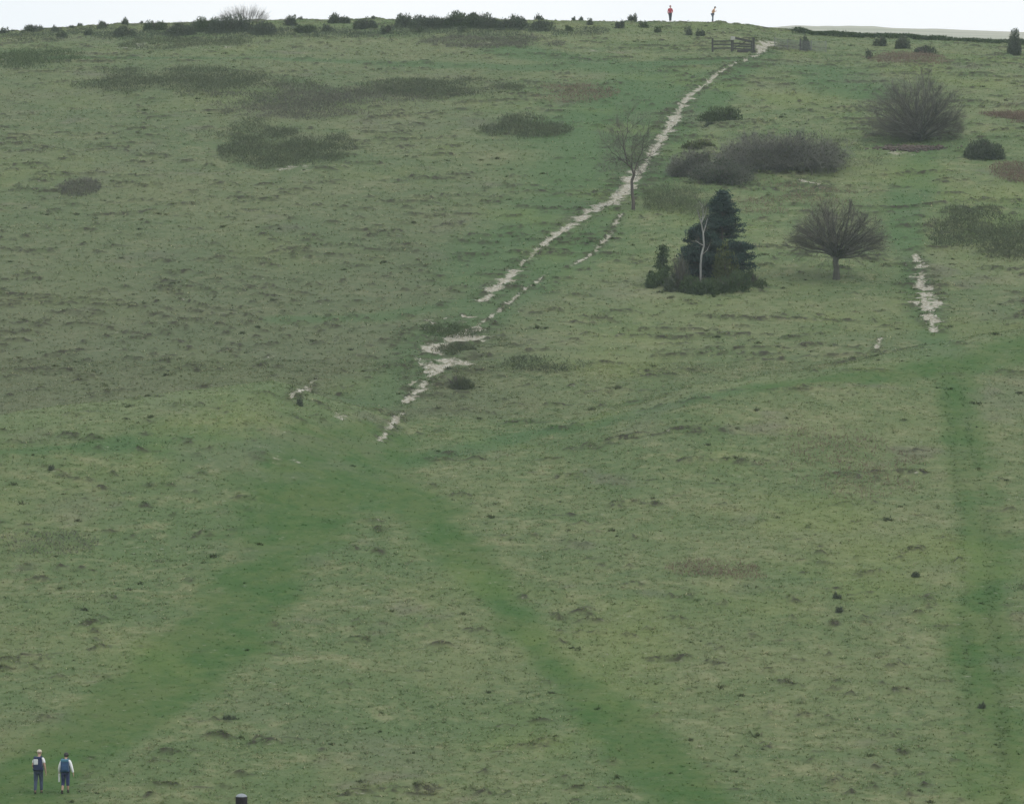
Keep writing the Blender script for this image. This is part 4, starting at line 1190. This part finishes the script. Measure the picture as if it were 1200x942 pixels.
walkL = dict(elbowL=(-.235, -.02, 1.13), wristL=(-.20, .15, .98), elbowR=(.245, -.05, 1.12), wristR=(.285, .02, .88),
             kneeL=(-.105, -.01, .50), ankleL=(-.115, -.12, .10), kneeR=(.10, .13, .52), ankleR=(.105, .14, .09), head=(.005, .05), lean=(0.03, .10))
f = at(45, 929.5); H1 = 51.5 / px(f[1]) / 1.735
f1 = f.copy(); f1[2] = float(surface_z(np.array([f[0]]), np.array([f[1]]))[0][0]) - .02
look1 = dict(sleeve='short', top=WHITE, top_name='shirt', leg='long', legs=JEAN, leg_name='trousers', shoes=BLACK, hair=HAIRF, hem=.98, hair_low=-.1)
person('hiker with fair hair, white short sleeved shirt and blue grey trousers, walking uphill', f1, walkL, look1, 0, H1)
backpack('dark navy backpack with pale pocket on the fair haired hiker', f1, 0, H1, .1, NAVY, NAVY, GREYW, ((-.065, -.325, 1.30), .17, .05, .22), NAVY)
walkR = dict(elbowL=(-.25, .0, 1.12), wristL=(-.265, .10, .90), elbowR=(.265, -.06, 1.14), wristR=(.33, -.02, .90),
             kneeL=(-.10, .10, .50), ankleL=(-.13, -.02, .10), kneeR=(.10, .05, .50), ankleR=(.10, .16, .13), head=(.01, .05), lean=(0.02, .10))
f = at(76.5, 930.5); H2 = 48.5 / px(f[1]) / 1.735
f2 = f.copy(); f2[2] = float(surface_z(np.array([f[0]]), np.array([f[1]]))[0][0]) - .02
look2 = dict(sleeve='long', top=WHITE, top_name='shirt', leg='short', legs=SHORTS, leg_name='breeches', shoes=BLACK, hair=HAIRD, boot=.09, hem=1.0, hair_low=-.75)
person('hiker with dark hair, white long sleeved shirt and dark blue knee breeches, walking uphill', f2, walkR, look2, 0, H2)
backpack('bright blue backpack on the dark haired hiker', f2, 0, H2, .1, PACKB, PACKT, PACKB, ((0, -.325, 1.14), .26, .06, .24), NAVY)
t = thing('folded_paper', 'white folded paper held in the left hand of the dark haired hiker', 'paper', f2 + np.array([-.27 * H2, .13 * H2, .62 * H2]))
bm_part('sheet', box((0, 0, .06), .05, .14, .32, .006), WHITE, t)

stand = dict(elbowL=(-.24, -.02, 1.13), wristL=(-.20, .12, 1.0), elbowR=(.235, -.01, 1.12), wristR=(.225, .06, .90),
             kneeL=(-.07, .03, .50), ankleL=(-.06, -.05, .09), kneeR=(.07, .05, .50), ankleR=(.06, .07, .09), head=(0, .03), lean=(0, .03))
f = at(785.5, 26.0); H = 19.5 / px(f[1]) / 1.735
look3 = dict(sleeve='long', top=REDJ, top_name='jacket', leg='long', legs=DARKT, leg_name='trousers', shoes=BLACK, hair=plain('red_hood', (.30, .03, .05), .8), hem=.80, hem_r=(.19, .15), hair_low=-.8)
person('walker in a red hooded jacket and dark trousers on the skyline', f, stand, look3, math.pi, H)
bend = dict(elbowL=(-.23, -.06, 1.14), wristL=(-.19, .12, 1.12), elbowR=(.23, .06, 1.14), wristR=(.16, .22, 1.22),
            kneeL=(-.07, .06, .50), ankleL=(-.06, -.02, .09), kneeR=(.07, .02, .50), ankleR=(.06, .04, .09), head=(0, .09), lean=(0, .30))
f = at(835, 25.6); H = 18.2 / px(f[1]) / 1.70
look4 = dict(sleeve='long', top=BEIGE, top_name='jacket', leg='long', legs=MIDB, leg_name='trousers', shoes=BLACK, hair=HAIRD, hem=.80, hem_r=(.18, .15), hair_low=-.7)
person('walker in a beige jacket leaning forward on the skyline', f, bend, look4, -math.pi / 2 + .3, H)

# ------------------------------------------------------------------ air, light, camera
HAZE = .00022
bm = box((0, 220, 25), 900, 990, 98, 0)
o = bpy.data.objects.new('haze', bpy.data.meshes.new('haze')); bm.to_mesh(o.data); bm.free(); link(o)
m = bpy.data.materials.new('haze'); tt = NT(m)
pv = tt.n('ShaderNodeVolumePrincipled'); pv.inputs['Color'].default_value = (.80, .91, 1.0, 1); pv.inputs['Density'].default_value = HAZE
pv.inputs['Anisotropy'].default_value = .0
oo = tt.n('ShaderNodeOutputMaterial'); tt.l(pv.outputs[0], oo.inputs['Volume']); o.data.materials.append(m)
tag(o, 'thin pale haze over the whole hillside', 'haze', kind='stuff')

sun_dir = Vector((.55, -.45, .85)).normalized()
el = math.asin(sun_dir.z); az = math.atan2(sun_dir.x, sun_dir.y)
w = bpy.data.worlds.new('World'); S.world = w; w.use_nodes = True
nt = w.node_tree; nt.nodes.clear()
sky = nt.nodes.new('ShaderNodeTexSky'); sky.sky_type = 'NISHITA'; sky.sun_disc = False; sky.sun_elevation = el; sky.sun_rotation = az
sky.air_density = 1.0; sky.dust_density = 4.0; sky.ozone_density = 1.0; sky.altitude = 100
bw = nt.nodes.new('ShaderNodeMix'); bw.data_type = 'RGBA'; bw.inputs[0].default_value = .9
bw.inputs[7].default_value = (8.9, 9.15, 9.35, 1)       # a white layer of cloud
nt.links.new(sky.outputs[0], bw.inputs[6])
tc = nt.nodes.new('ShaderNodeTexCoord'); cn_ = nt.nodes.new('ShaderNodeTexNoise'); cn_.inputs['Scale'].default_value = 5.0; cn_.inputs['Detail'].default_value = 4
nt.links.new(tc.outputs['Generated'], cn_.inputs['Vector'])
cm_ = nt.nodes.new('ShaderNodeMix'); cm_.data_type = 'RGBA'; cm_.inputs[6].default_value = (8.35, 8.75, 9.1, 1); cm_.inputs[7].default_value = (9.2, 9.35, 9.45, 1)
cr_ = nt.nodes.new('ShaderNodeMapRange'); cr_.inputs[1].default_value = .35; cr_.inputs[2].default_value = .65
nt.links.new(cn_.outputs['Fac'], cr_.inputs[0]); nt.links.new(cr_.outputs[0], cm_.inputs[0]); nt.links.new(cm_.outputs[2], bw.inputs[7])
bg = nt.nodes.new('ShaderNodeBackground'); bg.inputs[1].default_value = .12
nt.links.new(bw.outputs[2], bg.inputs[0])
ow = nt.nodes.new('ShaderNodeOutputWorld'); nt.links.new(bg.outputs[0], ow.inputs[0])
sl = bpy.data.lights.new('sun', 'SUN'); sl.energy = 1.0; sl.angle = math.radians(14); sl.color = (1, .96, .9)
so = link(bpy.data.objects.new('sun', sl)); so.rotation_euler = sun_dir.to_track_quat('Z', 'Y').to_euler(); so.location = (60, 100, 120)

cam = bpy.data.cameras.new('camera'); co = link(bpy.data.objects.new('camera', cam)); co.location = (0, 0, 0)
co.rotation_euler = (math.pi / 2, 0, 0); cam.sensor_width = 36; cam.lens = 36 * F / 1200; cam.clip_start = .5; cam.clip_end = 3000
S.camera = co
S.view_settings.view_transform = 'Standard'; S.view_settings.look = 'None'; S.view_settings.exposure = 0.0; S.view_settings.gamma = 1
S.cycles.volume_bounces = 1; S.cycles.max_bounces = 6
S.cycles.use_denoising = True; S.cycles.denoising_prefilter = 'ACCURATE'; S.cycles.use_adaptive_sampling = False
